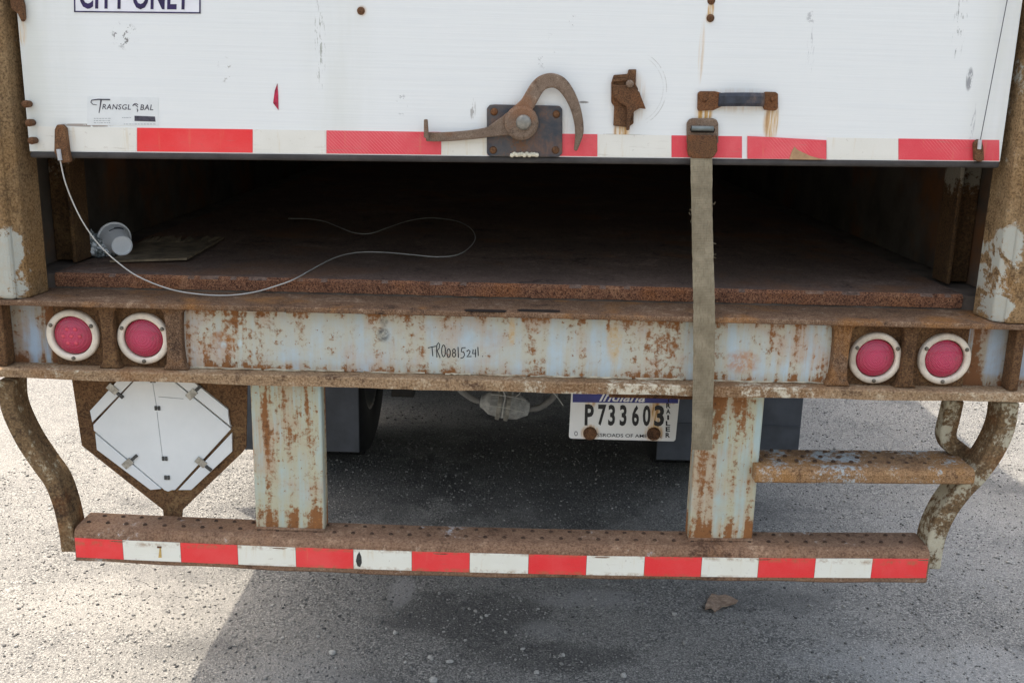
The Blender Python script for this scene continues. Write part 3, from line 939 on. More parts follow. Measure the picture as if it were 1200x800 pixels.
part('hook', px_band([(p.x, p.y) for p in hook], hw_i, LY - 0.030, LY - 0.016), 'cast', 0.0045, parent=latch, seg=3)
hc = U(611, 144, LY - 0.02)
part('hub', MB().lathe([(0.0, -0.016), (0.033, -0.016), (0.039, -0.012), (0.041, -0.006), (0.041, 0.012)], hc, 'Y', 40), 'cast', parent=latch, smooth=False)
part('pivot_bolt', MB().lathe([(0.0, -0.024), (0.012, -0.0238), (0.0165, -0.021), (0.0185, -0.016), (0.0185, -0.006)], U(613.5, 143.5, LY - 0.02), 'Y', 28), plain('worn pivot steel', lin(142, 138, 130), 0.5, 0.35, 60, 0.1, 0.5), parent=latch, smooth=True)
for px, py in ((579, 131), (652, 134), (651, 176), (578, 176)):
    part('rivet', MB().lathe([(0.0, -0.004), (0.006, -0.0032), (0.0095, 0.0)], U(px, py, LY - 0.008), 'Y', 12), 'rust', parent=latch, smooth=True)
foam = MB()
for k in range(11):
    px = 600 + k * 2.9
    c = U(px, 182 - 1.6 * math.sin(k * 1.3) ** 2, LY - 0.0085)
    foam.lathe([(0.0, -0.006), (0.0045, -0.004), (0.006, 0.002)], c, 'Y', 7)
part('foam_bead', foam, plain('cream sealant', (0.70, 0.64, 0.50), 0.8, 0.3, 90), parent=latch)

# --- keeper (small rusted catch)
Z4 = lambda pts: [(600 + a / 4, b / 4) for a, b in pts]
keeper = part('keeper_catch', MB().prism_px(Z4([(478, 352), (543, 347), (547, 326), (583, 325), (580, 395), (592, 418), (572, 500), (570, 580), (545, 597), (476, 590), (480, 500), (466, 480), (466, 388)]), LY - 0.010, LY), 'rust', 0.002, label='rusted bolt catch on the door')
part('catch_cam', MB().prism_px(Z4([(472, 396), (500, 402), (545, 398), (575, 412), (598, 432), (612, 470), (628, 512), (600, 508), (572, 524), (556, 560), (551, 610), (537, 613), (540, 530), (536, 500), (505, 484), (478, 455)]), LY - 0.020, LY - 0.0095), 'rust', 0.002, parent=keeper)
part('catch_rib', MB().prism_px(Z4([(470, 372), (530, 368), (540, 378), (470, 386)]), LY - 0.016, LY - 0.0098), 'rust', 0.001, parent=keeper)
part('pin', MB().lathe([(0.0, -0.010), (0.006, -0.0095), (0.009, -0.006), (0.0095, 0.002)], U(738, 98.5, LY - 0.018), 'Y', 16), 'cast', parent=keeper, smooth=True)

# --- grab handle
hA, hB = U(818, 119, LY), U(912, 119, LY)
grip = MB()
zc = lambda px, py: U(px, py, LY - 0.02)
g = [zc(843, 117.5), zc(850, 117), zc(870, 116.8), zc(893, 117.2), zc(897, 117.5)]
gy = [LY - 0.007, LY - 0.022, LY - 0.026, LY - 0.024, LY - 0.007]
vv, ff = [], []
for p_, y_ in zip(g, gy):
    for (dz, dy) in ((0.0165, 0.004), (0.0165, -0.002), (0.008, -0.006), (-0.008, -0.006), (-0.0155, -0.002), (-0.0155, 0.004)):
        vv.append((p_.x, y_ + dy, p_.z + dz))
for i in range(len(g) - 1):
    for k in range(6):
        ff.append((i * 6 + k, i * 6 + (k + 1) % 6, (i + 1) * 6 + (k + 1) % 6, (i + 1) * 6 + k))
ff += [tuple(range(6)), tuple(range(len(vv) - 1, len(vv) - 7, -1))]
handle = part('grab_handle', MB().add(vv, ff), 'handle', 0.002, label='black rusted grab handle on the door')
for poly in ([(818.5, 130), (817.5, 127), (818, 109), (821, 107), (838, 107), (846, 109), (848, 124), (836, 129.5)], [(896, 129), (894.5, 125), (895, 109), (898, 107.6), (909, 108), (912, 110), (912, 127), (909, 130)]):
    part('mount', MB().prism_px(poly, LY - 0.009, LY), 'rust', 0.002, parent=handle)
for px, py in ((826, 117), (904.5, 117)):
    part('rivet', MB().lathe([(0.0, -0.004), (0.004, -0.003), (0.006, 0.0)], U(px, py, LY - 0.009), 'Y', 12), 'rust', parent=handle, smooth=True)

# --- pull strap with buckle
nw = NB('dirty grey webbing')
wv = nw.noise(1.0, 4, 0.6, nw.mapping(None, (260, 260, 60)))
wc = nw.mix(nw.mr(nw.noise(11, 8, 0.68), 0.35, 0.68), lin(120, 109, 90), lin(150, 139, 117))
wc = nw.mix(nw.mr(wv, 0.45, 0.7, 0, 0.4), wc, lin(96, 86, 68))
wx = nw.math('SINE', nw.math('MULTIPLY', nw.xyz()[2], 2 * math.pi / 0.004))
M['webbing'] = nw.out(wc, 0.9, nw.bump(nw.math('ADD', wx, nw.math('MULTIPLY', wv, 2.0)), 0.35, 0.001), spec=0.15)
sp = [(822, 178, 0.034), (822.4, 230, 0.022), (823.5, 290, 0.008), (824.8, 340, -0.004), (825.3, 375, -0.009), (825, 420, -0.012), (823.8, 465, -0.012), (823, 500, -0.006), (822.5, 527, 0.002)]
C = catmull([U(a, b, y) for a, b, y in sp], 8)
vv, ff = [], []
for i, p_ in enumerate(C):
    hw = 0.0262 + random.uniform(-.0007, .0007)
    tw = 0.003 * math.sin(i * 0.14)
    for dx, dy in ((-1, 0), (-0.5, -0.0006), (0, -0.0009), (0.5, -0.0006), (1, 0)):
        vv.append((p_.x + dx * hw, p_.y + dy + tw * dx, p_.z))
    for dx in (1, 0, -1):
        vv.append((p_.x + dx * hw, p_.y + 0.0028 + tw * dx, p_.z))
for i in range(len(C) - 1):
    for k in range(8):
        ff.append((i * 8 + k, i * 8 + (k + 1) % 8, (i + 1) * 8 + (k + 1) % 8, (i + 1) * 8 + k))
ff += [tuple(range(8)), tuple(range(len(vv) - 1, len(vv) - 9, -1))]
strap = part('pull_strap', MB().add(vv, ff), 'webbing', label='long dirty grey pull strap hanging from the door')
fr = MB()
for px, py, s_ in ((811.5, 246, -1), (810.8, 250, -1), (811.5, 258, -1), (835, 238, 1), (835.3, 298, 1), (835.6, 302, 1), (835.2, 285, 1), (834.6, 345, 1)):
    b = U(px, py, 0.012)
    fr.tube([b, b + Vector((s_ * .004, -.001, random.uniform(-.004, .002))), b + Vector((s_ * random.uniform(.005, .009), -.002, random.uniform(-.009, .004)))], 0.0006, 4)
part('frayed_thread', fr, 'webbing', parent=strap)['kind'] = 'stuff'
bo = U(823.5, 161, LY - 0.01)
bk = MB()
out_ = [(807, 184), (805, 178), (805, 144), (808, 140), (812, 138.5), (836, 138.8), (840, 140.5), (842, 145), (842, 178), (838, 183), (833, 185), (812, 184.8)]
part('buckle', MB().prism_px([(805, 168), (805, 144), (808, 140), (812, 138.5), (836, 138.8), (840, 140.5), (842, 145), (842, 168)][:8], LY - 0.010, LY - 0.0015), 'cast', 0.0025, parent=strap, seg=3)
part('buckle_plate', MB().prism_px([(807, 183), (805.5, 176), (806, 158), (840.5, 158.5), (841, 177), (837, 183.5), (833, 186), (812, 185.6)], LY - 0.021, LY - 0.0105), 'rust', 0.003, parent=strap, seg=3)
part('buckle_slot', MB().prism_px([(810, 155.5), (808.6, 152), (810, 148), (836, 148.4), (838, 152), (836.6, 155.8)], LY - 0.0108, LY - 0.0095), 'dark', parent=strap)
q0, q1 = U(810.5, 150.5, LY - 0.014), U(836, 151, LY - 0.014)
part('buckle_bar', MB().tube([q0, q1], 0.0062, 12), plain('worn grey bar', lin(118, 124, 122), 0.45, 0.3, 50, 0.0, 0.5), parent=strap, smooth=False)

# --- cable anchors at both bottom corners of the door
anc = part('cable_anchor', MB().prism_px([(63, 178), (63.5, 152), (66, 146.5), (72, 146), (76, 150), (79, 174), (82, 190), (70, 192)], LY - 0.020, LY - 0.002), 'rust', 0.003)
part('clamp', MB().tube([U(68.5, 175, LY - 0.024), U(70.5, 188, LY - 0.026)], 0.0052, 10), plain('grey swage', (0.5, 0.5, 0.5), 0.4, 0.2), parent=anc)
anc2 = part('cable_anchor', MB().prism_px([(1143, 188), (1142.5, 168), (1147, 163), (1151, 165), (1153, 172), (1154, 188), (1149, 190)], LY - 0.018, LY - 0.002), 'rust', 0.003)
part('clamp', MB().tube([U(1148.5, 164, LY - 0.022), U(1147.5, 175, LY - 0.024)], 0.0045, 10), plain('grey swage', (0.5, 0.5, 0.5), 0.4, 0.2), parent=anc2)
a_, b_ = U(1148.5, 166, LY - 0.022), U(1181.5, -6, LY - 0.008)
b2 = a_ + (b_ - a_) * 1.6
part('lift_cable', MB().tube([a_, b2], 0.0011, 6), plain('dark steel cable', (0.10, 0.10, 0.11), 0.4, 0.2), parent=anc2)

# --- underride guard
BZ0, BZ1 = 0.498, 0.592
bxl, bxr = U(88, 642, 0.0).x, U(1088, 666, 0.0).x
def bsag(x):
    """the bar has been bent down in the middle"""
    t = (x - (bxl + bxr) / 2) / ((bxr - bxl) / 2)
    return -0.016 * (1 - min(1.0, t * t))


n_ = 90
vv, ff = [], []
bp = [(0.112, BZ0), (0.006, BZ0), (0.0, BZ0 + .006), (0.0, BZ1 - .026), (0.003, BZ1 - .014), (0.010, BZ1 - .005), (0.022, BZ1), (0.108, BZ1 + 0.001), (0.116, BZ1 - .004), (0.118, BZ0 + .004)]
mB = len(bp)
for i in range(n_ + 1):
    xx = bxl + (bxr - bxl) * i / n_
    sag = 0.0022 * math.sin(i * 0.11 + 1) + 0.0012 * math.sin(i * 0.53)
    for k, (yy, zz) in enumerate(bp):
        vv.append((xx, yy + (0.0015 * math.sin(i * .37 + k) if k in (3, 4, 5, 6) else 0), zz + bsag(xx) + sag * (k in (0, 1, 2, 9)) + random.uniform(-.0003, .0003)))
for i in range(n_):
    for k in range(mB):
        ff.append((i * mB + k, i * mB + (k + 1) % mB, (i + 1) * mB + (k + 1) % mB, (i + 1) * mB + k))
ff += [tuple(range(mB)), tuple(range(len(vv) - 1, len(vv) - 1 - mB, -1))]
guard = part('underride_guard', MB().add(vv, ff), 'bumper', label='rusty bumper bar with red and white reflective tape')
bt = [88.5, 144, 211.5, 278.5, 346.5, 414, 482.5, 550.5, 619.5, 687.5, 755.5, 822.5, 889, 955.5, 1022, 1087]
for i in range(15):
    yp = lambda x: 640 + (x - 88) * 0.0237
    xa, xb = U(bt[i] + (0.25 if i else 0), yp(bt[i]), -0.0012).x, U(bt[i + 1] - 0.25, yp(bt[i + 1]), -0.0012).x
    zt = lambda x: 0.5685 + bsag(x)
    zl = lambda x: 0.5135 + bsag(x)
    part('tape_stripe', MB().prism([(xa, zl(xa)), (xb, zl(xb)), (xb, zt(xb)), (xa, zt(xa))], -0.0014, 0.0005), 'tape_red' if i % 2 == 0 else 'tape_white', parent=guard)
part('staple', MB().prism_px([(184, 640), (189, 640.2), (189, 642), (184, 641.8)], -0.0035, -0.0013), 'rust', parent=guard)
part('rust_run', MB().prism_px([(185.5, 653), (189.5, 653), (188.6, 641.5), (187, 641.5)], -0.0019, -0.0012), plain('thin rust weep', lin(206, 172, 104), 0.8, 0.4, 120), parent=guard)
part('scuff_mark', MB().prism_px([(419, 663), (417, 657), (418.5, 650), (421, 646), (423.5, 652), (424, 659), (422, 664)], -0.0020, -0.0012), plain('black scuff', (0.05, 0.05, 0.045), 0.8, 0.6, 150), parent=guard)


def dimples(x0, x1, rows, z, parent, r=0.0044, pitch=0.0505, bent=False):
    mb = MB()
    for k, yy in enumerate(rows):
        xx = x0 + (pitch / 2 if k % 2 else 0) + 0.02
        while xx < x1 - 0.012:
            a = random.uniform(-.0012, .0012)
            mb.lathe([(r * 1.5, -0.001), (r * 1.1, 0.0030), (r * 0.75, 0.0032), (r * 0.6, -0.0005)], (xx + a, yy, z + (bsag(xx) if bent else 0.0)), 'Z', 8)
            xx += pitch
    o = part('grip_dimple', mb, M['dimple'], parent=parent)
    o['kind'] = 'stuff'
    return o


dimples(bxl, bxr, (0.048, 0.090), BZ1 + 0.0004, guard, bent=True)
# uprights
UY = 0.052
for pl, pr_ in (((296, 530), (378, 530)), ((812, 560), (888, 560))):
    a, b = U(*pl, UY).x, U(*pr_, UY).x
    zf = BZ1 + bsag((a + b) / 2)
    part('upright', MB().box(a, b, UY, 0.112, zf - 0.001, 1.0005), 'upright', 0.006, parent=guard, seg=3)
    part('weld_bead', MB().tube([(a - .001, UY - .001, BZ1 + bsag(a) + .003), (b + .001, UY - .001, BZ1 + bsag(b) + .003)], 0.0055, 8), 'bumper', parent=guard, smooth=True)

# S-shaped side tubes
TY0, TY1 = 0.028, 0.106


def s_tube(pts, hw, y0=TY0, y1=TY1, mat='tube', name='side_tube', n=7):
    P = catmull([U(a, b, y0) for a, b in pts], n)
    return part(name, MB().band([(p.x, p.z) for p in P], hw, y0, y1), mat, 0.005, parent=guard, seg=2)


s_tube([(6, 446), (9, 479), (25, 515), (44.5, 545), (60, 567), (69, 590), (75, 613), (78, 630), (80, 647)], 0.020)
s_tube([(1185, 472), (1180, 503), (1168, 530), (1150, 556), (1131, 576), (1113, 600), (1101, 625), (1096, 645), (1092.5, 667)], 0.023)
# step between upright and right tube
sA, sB = U(887, 550, 0.004), U(1143, 552, 0.004)
zs = (sA.z + sB.z) / 2
stp = []
n_ = 30
vv, ff = [], []
pf = [(0.150, zs - .036), (0.010, zs - .038), (0.002, zs - .032), (0.002, zs - .012), (0.008, zs - .002), (0.018, zs + .002), (0.146, zs + .003), (0.152, zs - .003)]
mS = len(pf)
for i in range(n_ + 1):
    xx = sA.x + (sB.x - sA.x) * i / n_
    sg_ = slope_s = (sB.z - sA.z) * (i / n_ - .5)
    for k, (yy, zz) in enumerate(pf):
        vv.append((xx, yy + random.uniform(-.0006, .0006), zz + sg_ + random.uniform(-.0005, .0005)))
for i in range(n_):
    for k in range(mS):
        ff.append((i * mS + k, i * mS + (k + 1) % mS, (i + 1) * mS + (k + 1) % mS, (i + 1) * mS + k))
ff += [tuple(range(mS)), tuple(range(len(vv) - 1, len(vv) - 1 - mS, -1))]
stepo = part('step_bar', MB().add(vv, ff), 'step', parent=guard, label='perforated step bar with worn blue-grey paint')
o = dimples(sA.x, sB.x - .03, (0.055, 0.088, 0.128), zs + 0.0035, guard, 0.0042, 0.048)
# bent hanger tube behind the step
P = catmull([U(1117, 466, 0.13), U(1112, 488, 0.13), U(1108, 506, 0.13), U(1111, 517, 0.13), U(1122, 526, 0.125), U(1140, 540, 0.11)], 7)
part('hanger_tube', MB().band([(p.x, p.z) for p in P], 0.0225, 0.107, 0.150), 'tube', 0.008, parent=guard, seg=3)

# --- placard holder on its rusted backing plate
PY = 0.135
plac = part('placard_holder', MB().prism_px([(83, 436), (290, 436), (288.5, 524), (284, 530), (214, 597), (213, 609), (192, 609), (191, 597), (96, 522)], PY, PY + 0.004), 'backing', label='white octagonal placard holder on a rusted plate')
Zp = lambda pts: [(a / 4.4444 + 80, b / 4.4444 + 430) for a, b in pts]
wp = plain('white placard plastic', (0.73, 0.745, 0.74), 0.35, 0.06, 6, 0.03)
part('panel', MB().prism_px(Zp([(362, 52), (524, 55), (848, 322), (556, 640), (540, 640), (520, 648), (500, 640), (132, 330), (130, 300)]), PY - 0.008, PY - 0.0003), wp, 0.0012, parent=plac)
for poly in ([(270, 55), (354, 52), (124, 288), (112, 228)], [(535, 56), (628, 58), (832, 222), (833, 252), (842, 300), (849, 312)], [(139, 345), (484, 634), (428, 640), (148, 430)], [(852, 342), (853, 440), (640, 640), (572, 640)]):
    part('corner_flap', MB().prism_px(Zp(poly), PY - 0.0095, PY - 0.0003), wp, 0.0012, parent=plac)
clipm = plain('stainless clip', lin(170, 168, 160), 0.35, 0.4, 70, metallic=0.7, dirt=lin(90, 80, 66))
blk = plain('dark clip', lin(70, 70, 68), 0.5, 0.5, 90)
for (cx, cy, an, flip) in ((245, 125, 42, 1), (655, 130, -42, 1), (322, 490, -42, 1), (705, 505, 40, 1)):
    c = Zp([(cx, cy)])[0]
    w_ = U(c[0], c[1], PY - 0.010)
    t = Vector((math.cos(R(-an)), 0, math.sin(R(-an))))
    nrm = Vector((-t.z, 0, t.x))
    def quad(l0, l1, h):
        return [((w_ + t * l + nrm * q).x, (w_ + t * l + nrm * q).z) for l, q in ((l0, -h), (l1, -h), (l1, h), (l0, h))]
    part('clip', MB().prism(quad(-.024, .006, .0095), PY - 0.0125, PY - 0.0090), clipm, 0.0008, parent=plac)
    part('clip_latch', MB().prism(quad(.007, .027, .0042), PY - 0.0135, PY - 0.0078), blk, 0.0008, parent=plac)
for cx, cy in ((440, 70), (464, 214), (502, 476), (514, 575)):
    c = Zp([(cx, cy)])[0]
    w_ = U(c[0], c[1], PY - 0.010)
    for dx in (-.0042, .0042):
        part('clip_tooth', MB().box(w_.x + dx - .0034, w_.x + dx + .0034, PY - 0.0115, PY - 0.0078, w_.z - .006, w_.z + .006), blk, 0.001, parent=plac)
for a in ([(462, 232), (490, 462)], [(470, 154), (600, 165)], [(440, 84), (460, 206)]):
    P = [U(*q, PY - 0.0082) for q in Zp(a)]
    part('seam', MB().tube(P, 0.0009, 5), plain('grey seam', (0.40, 0.41, 0.42), 0.6), parent=plac)

# --- licence plate on its bracket
NY = 0.26
c_bl, c_br = U(666.5, 513.5, NY), U(791.5, 517, NY)
hgt = 0.152
poly = []
for (cx, cz, a0) in ((c_bl.x + .008, c_bl.z + .008, 180), (c_br.x - .008, c_br.z + .008, 270), (c_br.x + .004 - .008, c_br.z + hgt - .008, 0), (c_bl.x + .002 + .008, c_bl.z + hgt - .008, 90)):
    for k in range(4):
        an = R(a0 + 30 * k)
        poly.append((cx + .008 * math.cos(an), cz + .008 * math.sin(an)))
pn = NB('reflective plate white')
pcol = pn.mix(pn.mr(pn.noise(9, 6, .6), .4, .65, 0, .25), (0.72, 0.72, 0.70), (0.62, 0.60, 0.54))
prun = pn.noise(1.0, 5, 0.65, pn.mapping(None, (150, 150, 14)))
for px, py, rx, ry, am in ((691.5, 507, 13, 12, 1.0), (766.5, 507, 14, 13, 1.0), (768, 484, 9, 28, .9), (692, 470, 8, 10, .7), (780, 470, 16, 6, .7)):
    _p = U(px, py, NY)
    e = pn.math('MULTIPLY', pn.spot(_p.x, _p.z, rx / 420, ry / 420, 0.9), am)
    pcol = pn.mix(pn.math('MULTIPLY', e, pn.mr(prun, .36, .56, .25, 1.0)), pcol, lin(204, 158, 84))
    pcol = pn.mix(pn.math('MULTIPLY', e, pn.mr(prun, .50, .60, 0, .8)), pcol, lin(132, 84, 40))
pm = pn.out(pcol, 0.4)
plate = part('license_plate', MB().prism(poly, NY, NY + 0.0015), pm, label='white and blue license plate reading P733603')
part('plate_band', MB().prism_px([(671, 471.2), (794.6, 472.4), (795.5, 450), (671.5, 450)], NY - 0.0006, NY + 0.0004), plain('blue plate band', (0.03, 0.035, 0.20), 0.4, 0.2), parent=plate)
black = plain('black plate ink', (0.010, 0.010, 0.011), 0.45, 0.4, 60)
mb = MB()
xs_ = [(685, 695.5), (700.5, 710), (712.5, 720.5), (726, 734), (740.3, 748.6), (753, 762), (766.4, 778)]
for ch, (a, b) in zip('P733603', xs_):
    yb_ = 498.2 + (a - 685) * 0.014
    text_quad(mb, ch, (a, yb_), (b, yb_ + .1), (a + .6, yb_ - 24.6), NY - 0.0012, 0.032)
flat(mb, 'plate_number', black, plate)
mb = MB()
for k, ch in enumerate('TRAILER'):
    yy = 471 + 6.9 * k
    w_ = 5.2 if ch != 'I' else 2.2
    text_quad(mb, ch, (783.4 - w_ / 2 - .15 * k, yy), (783.4 + w_ / 2 - .15 * k, yy + .1), (783.4 - w_ / 2 - .15 * k, yy - 5.6), NY - 0.0012, 0.03)
text_quad(mb, 'CROSSROADS OF AMERICA', (684, 511.2), (775, 513), (684, 507.2), NY - 0.0012, 0.006)
text_quad(mb, 'O', (673, 510.5), (677, 510.6), (673, 505), NY - 0.0012, 0.0)
flat(mb, 'plate_small_print', black, plate)
mb = text_quad(MB(), 'Indiana', (702, 470.3), (756, 471), (704, 457.5), NY - 0.0012, 0.014, 0.35)
flat(mb, 'plate_script', plain('white plate script', (0.75, 0.75, 0.75), 0.4), plate)
for px, py in ((691.5, 507.5), (766, 508)):
    part('bolt', MB().lathe([(0.0, -0.012), (0.011, -0.0115), (0.016, -0.009), (0.0195, -0.003), (0.0195, 0.0)], U(px, py, NY), 'Y', 18), 'rust', parent=plate, smooth=True)
part('plate_bracket', MB().box(U(713, 460, .2).x, U(816, 460, .2).x, 0.17, 0.255, U(766, 467, .17).z, 1.118), 'rust', 0.002)
part('plate_hanger', MB().box(c_bl.x + .02, c_br.x - .005, NY + 0.004, NY + 0.010, c_bl.z + 0.02, 1.118), 'rust', 0.002)

# --- mud flaps, axle and wheels; second axle and bogie added to block light
for s in (-1, 1):
    fl = part('mud_flap', MB().box(s * 0.635, s * 1.238, 1.60, 1.612, 0.225, 1.02), 'flap', 0.003)
    part('flap_bracket', MB().box(s * 0.60, s * 1.25, 1.613, 1.66, 0.98, 1.09), 'rust', 0.003, parent=fl)
mf = U(935, 499, 1.598)
part('flap_rib', MB().box(0.66, 1.236, 1.594, 1.5995, mf.z - .004, mf.z), 'flap')
tp = [(0.29, -0.12), (0.34, -0.128), (0.44, -0.13), (0.485, -0.115), (0.50, -0.09), (0.503, 0.0), (0.50, 0.09), (0.485, 0.115), (0.44, 0.13), (0.34, 0.128), (0.29, 0.12)]
rp = [(0.10, 0.02), (0.17, 0.03), (0.25, 0.06), (0.285, 0.11), (0.291, 0.12), (0.291, -0.12), (0.24, -0.08), (0.1, -0.03)]
rimm = plain('grey steel rim', (0.10, 0.10, 0.10), 0.5, 0.3, 10, dirt=lin(110, 85, 60))
for s in (-1, 1):
    for xo, yw in ((0.80, 2.32), (1.09, 2.32), (0.80, 3.60), (1.09, 3.60)):  # farther row of wheels added to keep light off the ground
        wv_ = MB().lathe(tp, (s * xo, yw, 0.49), 'X', 48, closed=True)
        wh = part('wheel', wv_, 'rubber', smooth=True)
        mb = MB()
        for k in range(48):          # tread blocks
            an = 2 * math.pi * k / 48
            for dx in (-.075, -.025, .025, .075):
                cc = Vector((s * xo + dx, yw + 0.503 * math.cos(an), 0.49 + 0.503 * math.sin(an)))
                t = Vector((0, -math.sin(an), math.cos(an))) * 0.026
                r_ = Vector((0, math.cos(an), math.sin(an))) * 0.009
                x_ = Vector((0.021, 0, 0))
                mb.add([cc - t - x_ - r_, cc + t - x_ - r_, cc + t + x_ - r_, cc - t + x_ - r_, cc - t - x_ + r_, cc + t - x_ + r_, cc + t + x_ + r_, cc - t + x_ + r_],
                       [(0, 3, 2, 1), (4, 5, 6, 7), (0, 1, 5, 4), (1, 2, 6, 5), (2, 3, 7, 6), (3, 0, 4, 7)])
        tr = part('tread', mb, 'rubber', parent=wh)
        tr['kind'] = 'stuff'
        part('rim', MB().lathe(rp, (s * xo, yw, 0.49), 'X', 36, closed=True), rimm, parent=wh, smooth=True)
for yw in (2.32, 3.60):  # farther axle is an added light blocker too
    part('axle', MB().tube([(-1.0, yw, 0.49), (1.0, yw, 0.49)], 0.065, 20), 'under', smooth=True)
for s in (-1, 1):
    part('frame_rail', MB().box(s * 0.44, s * 0.50, 0.32, 8.0, 0.93, 0.9995), 'rust')
    part('bogie_light_blocker', MB().box(s * 0.41, s * 0.53, 1.75, 4.25, 0.70, 0.9295), 'under', 0.004)  # bogie pieces added to block light beneath the trailer
    part('hanger_light_blocker', MB().box(s * 0.42, s * 0.52, 1.78, 1.92, 0.42, 0.6995), 'under', 0.004)
    part('equalizer_light_blocker', MB().box(s * 0.43, s * 0.51, 2.75, 3.17, 0.50, 0.6995), 'under', 0.004)
for k in range(22):
    part('crossmember', MB().box(-1.2, 1.2, 0.36 + k * 0.36, 0.41 + k * 0.36, 1.0, 1.1185), 'rust')
for s in (-1, 1):
    part('landing_leg', MB().box(s * 0.85, s * 0.97, 6.6, 6.72, 0.07, 0.999), 'rust')
    part('landing_foot', MB().box(s * 0.78, s * 1.04, 6.52, 6.80, 0.0, 0.0695), 'rust')

# --- air brake chamber with hoses, hanging in the dark under the sill
BY = 1.0
ccen = U(590, 474, BY)
axv = (U(624, 480, BY) - U(562, 470, BY)).normalized()
grm = plain('dusty grey casting', lin(168, 168, 164), 0.7, 0.4, 40, 0.2)
gr_hose = plain('dusty rubber hose', lin(130, 128, 124), 0.8, 0.3, 30)
px1 = (U(600, 474, BY) - U(590, 474, BY)).length / 10.0
brk = part('brake_chamber', MB().lathe([(0.004, -28 * px1), (7 * px1, -27 * px1), (9.5 * px1, -22 * px1), (14 * px1, -16 * px1), (16 * px1, -3 * px1), (16 * px1, 4 * px1), (15 * px1, 17 * px1), (11 * px1, 24 * px1), (8 * px1, 30 * px1), (.004, 31 * px1)], ccen, axv, 20), grm, smooth=False, label='dusty grey brake chamber under the trailer')
for d in (-5, 5):
    part('clamp_band', MB().lathe([(17 * px1, -2.6 * px1), (18.6 * px1, -2.2 * px1), (18.6 * px1, 2.2 * px1), (17 * px1, 2.6 * px1)], ccen + axv * (d * px1), axv, 20), plain('steel clamp', lin(160, 156, 146), 0.5, 0.3, 50, metallic=0.3), parent=brk)
part('bracket', MB().box(ccen.x - .02, ccen.x + .035, BY - .01, BY + .05, ccen.z + 12 * px1, 0.94), grm, parent=brk)
mountz = 0.94
part('mount_beam', MB().box(-0.44, 0.44, BY - .04, BY + .06, 0.9405, 0.999), 'rust', parent=brk)
part('hose', MB().tube(catmull([U(566, 471, BY), U(556, 468, BY), U(546, 462, BY), U(536, 452, BY), U(530, 430, BY)], 6), 0.011, 10), gr_hose, parent=brk, smooth=True)
part('hose', MB().tube(catmull([U(618, 479, BY), U(630, 478, BY), U(641, 472, BY), U(650, 462, BY), U(654, 440, BY)], 6), 0.011, 10), gr_hose, parent=brk, smooth=True)
wire = plain('pale wire', (0.55, 0.54, 0.50), 0.5, 0.2)
for pts in ([(575, 462), (590, 463.5), (604, 466), (616, 469)], [(571, 475), (588, 477), (602, 480), (614, 483)], [(612, 456), (608, 462), (604, 465)], [(644, 456), (652, 464), (660, 475)], [(588, 456), (592, 464), (590, 476), (588, 490)]):
    part('wire', MB().tube(catmull([U(a, b, BY - .055) for a, b in pts], 5), 0.0016, 5), wire, parent=brk)

# ------------------------------------------------------------------ loose things
def tag(o, label, cat, group=None):
    o['label'] = label
    o['category'] = cat
    if group:
        o['group'] = group
    return o


DZ = 1.2442
# loose cable: from the left anchor over the sill and across the deck
pts = [U(70.5, 188, 0.024), U(76, 212, 0.03), U(85, 236, 0.045), U(97, 260, 0.06), U(113, 283, 0.075), U(134, 304, 0.088), U(162, 324, 0.095), U(200, 339, 0.098), U(236, 345, 0.100), U(268, 346, 0.105), U(297, 342.5, 0.118), U(322, 335.5, 0.140),
       U(345, 327, 0.158)]
for a, b in ((372, 312), (395, 301), (418, 296), (445, 295.5), (478, 298), (512, 301), (536, 298.5), (550, 290), (557, 279), (552, 268), (538, 260), (520, 256.5), (500, 255.5), (478, 259), (455, 266.5), (434, 273.5), (416, 273), (398, 266.5), (380, 259.5), (360, 256.5), (338, 256)):
    pts.append(UZ(a, b, DZ + 0.003))
cable_mat = plain('pale plastic coated cable', (0.54, 0.52, 0.48), 0.45, 0.15, 20)
tag(MB().tube(catmull(pts, 6), 0.0017, 7).build('cable', cable_mat, smooth=True), 'thin pale cable looping over the sill and the rusty deck', 'cable')

# foam cup lying with its base towards the camera
c_base = U(143, 284, 0.40)
c_rim = U(133.5, 274.5, 0.480)
r_b, r_r = 0.0285, 0.0455
axc = (c_rim - c_base).normalized()
Lc = (c_rim - c_base).length
cup = MB().lathe([(0.0, 0.004), (r_b - .004, 0.004), (r_b - .003, 0.0), (r_b, 0.001), (r_r - .002, Lc - .006), (r_r + .0018, Lc - .005), (r_r + .002, Lc), (r_r - .002, Lc), (r_b - .002, 0.008), (0.0, 0.008)], c_base, axc, 36)
low = min(v_[2] for v_ in cup.v)
cup.v = [(v_[0], v_[1], v_[2] - (low - DZ - 0.0005)) for v_ in cup.v]
cn = NB('foam cup white')
cup_o = tag(cup.build('foam_cup', cn.out(cn.mix(cn.mr(cn.noise(300, 2, .5), .4, .6, 0, .2), (0.90, 0.91, 0.93), (0.80, 0.81, 0.84)), 0.6), smooth=False), 'white foam cup lying on the deck beside the left track', 'cup')
dz_ = -(low - DZ - 0.0005)
for k, (rr, tt) in enumerate(((0.55, 0.9), (0.62, 0.55))):
    c = c_base + axc * (Lc * rr) + Vector((0, 0, dz_))
    rad = r_b + (r_r - r_b) * rr + 0.0006
    u_ = axc.cross(Vector((0, 0, 1))).normalized()
    w_ = u_.cross(axc)
    P = [c + u_ * rad * math.cos(a) + w_ * rad * math.sin(a) for a in np.linspace(R(62), R(62 + 70 * tt), 9)]
    b = MB().tube(P, 0.0012, 5).build('printed_line', plain('dark print on cup', (0.03, 0.03, 0.05), 0.6), cup_o)

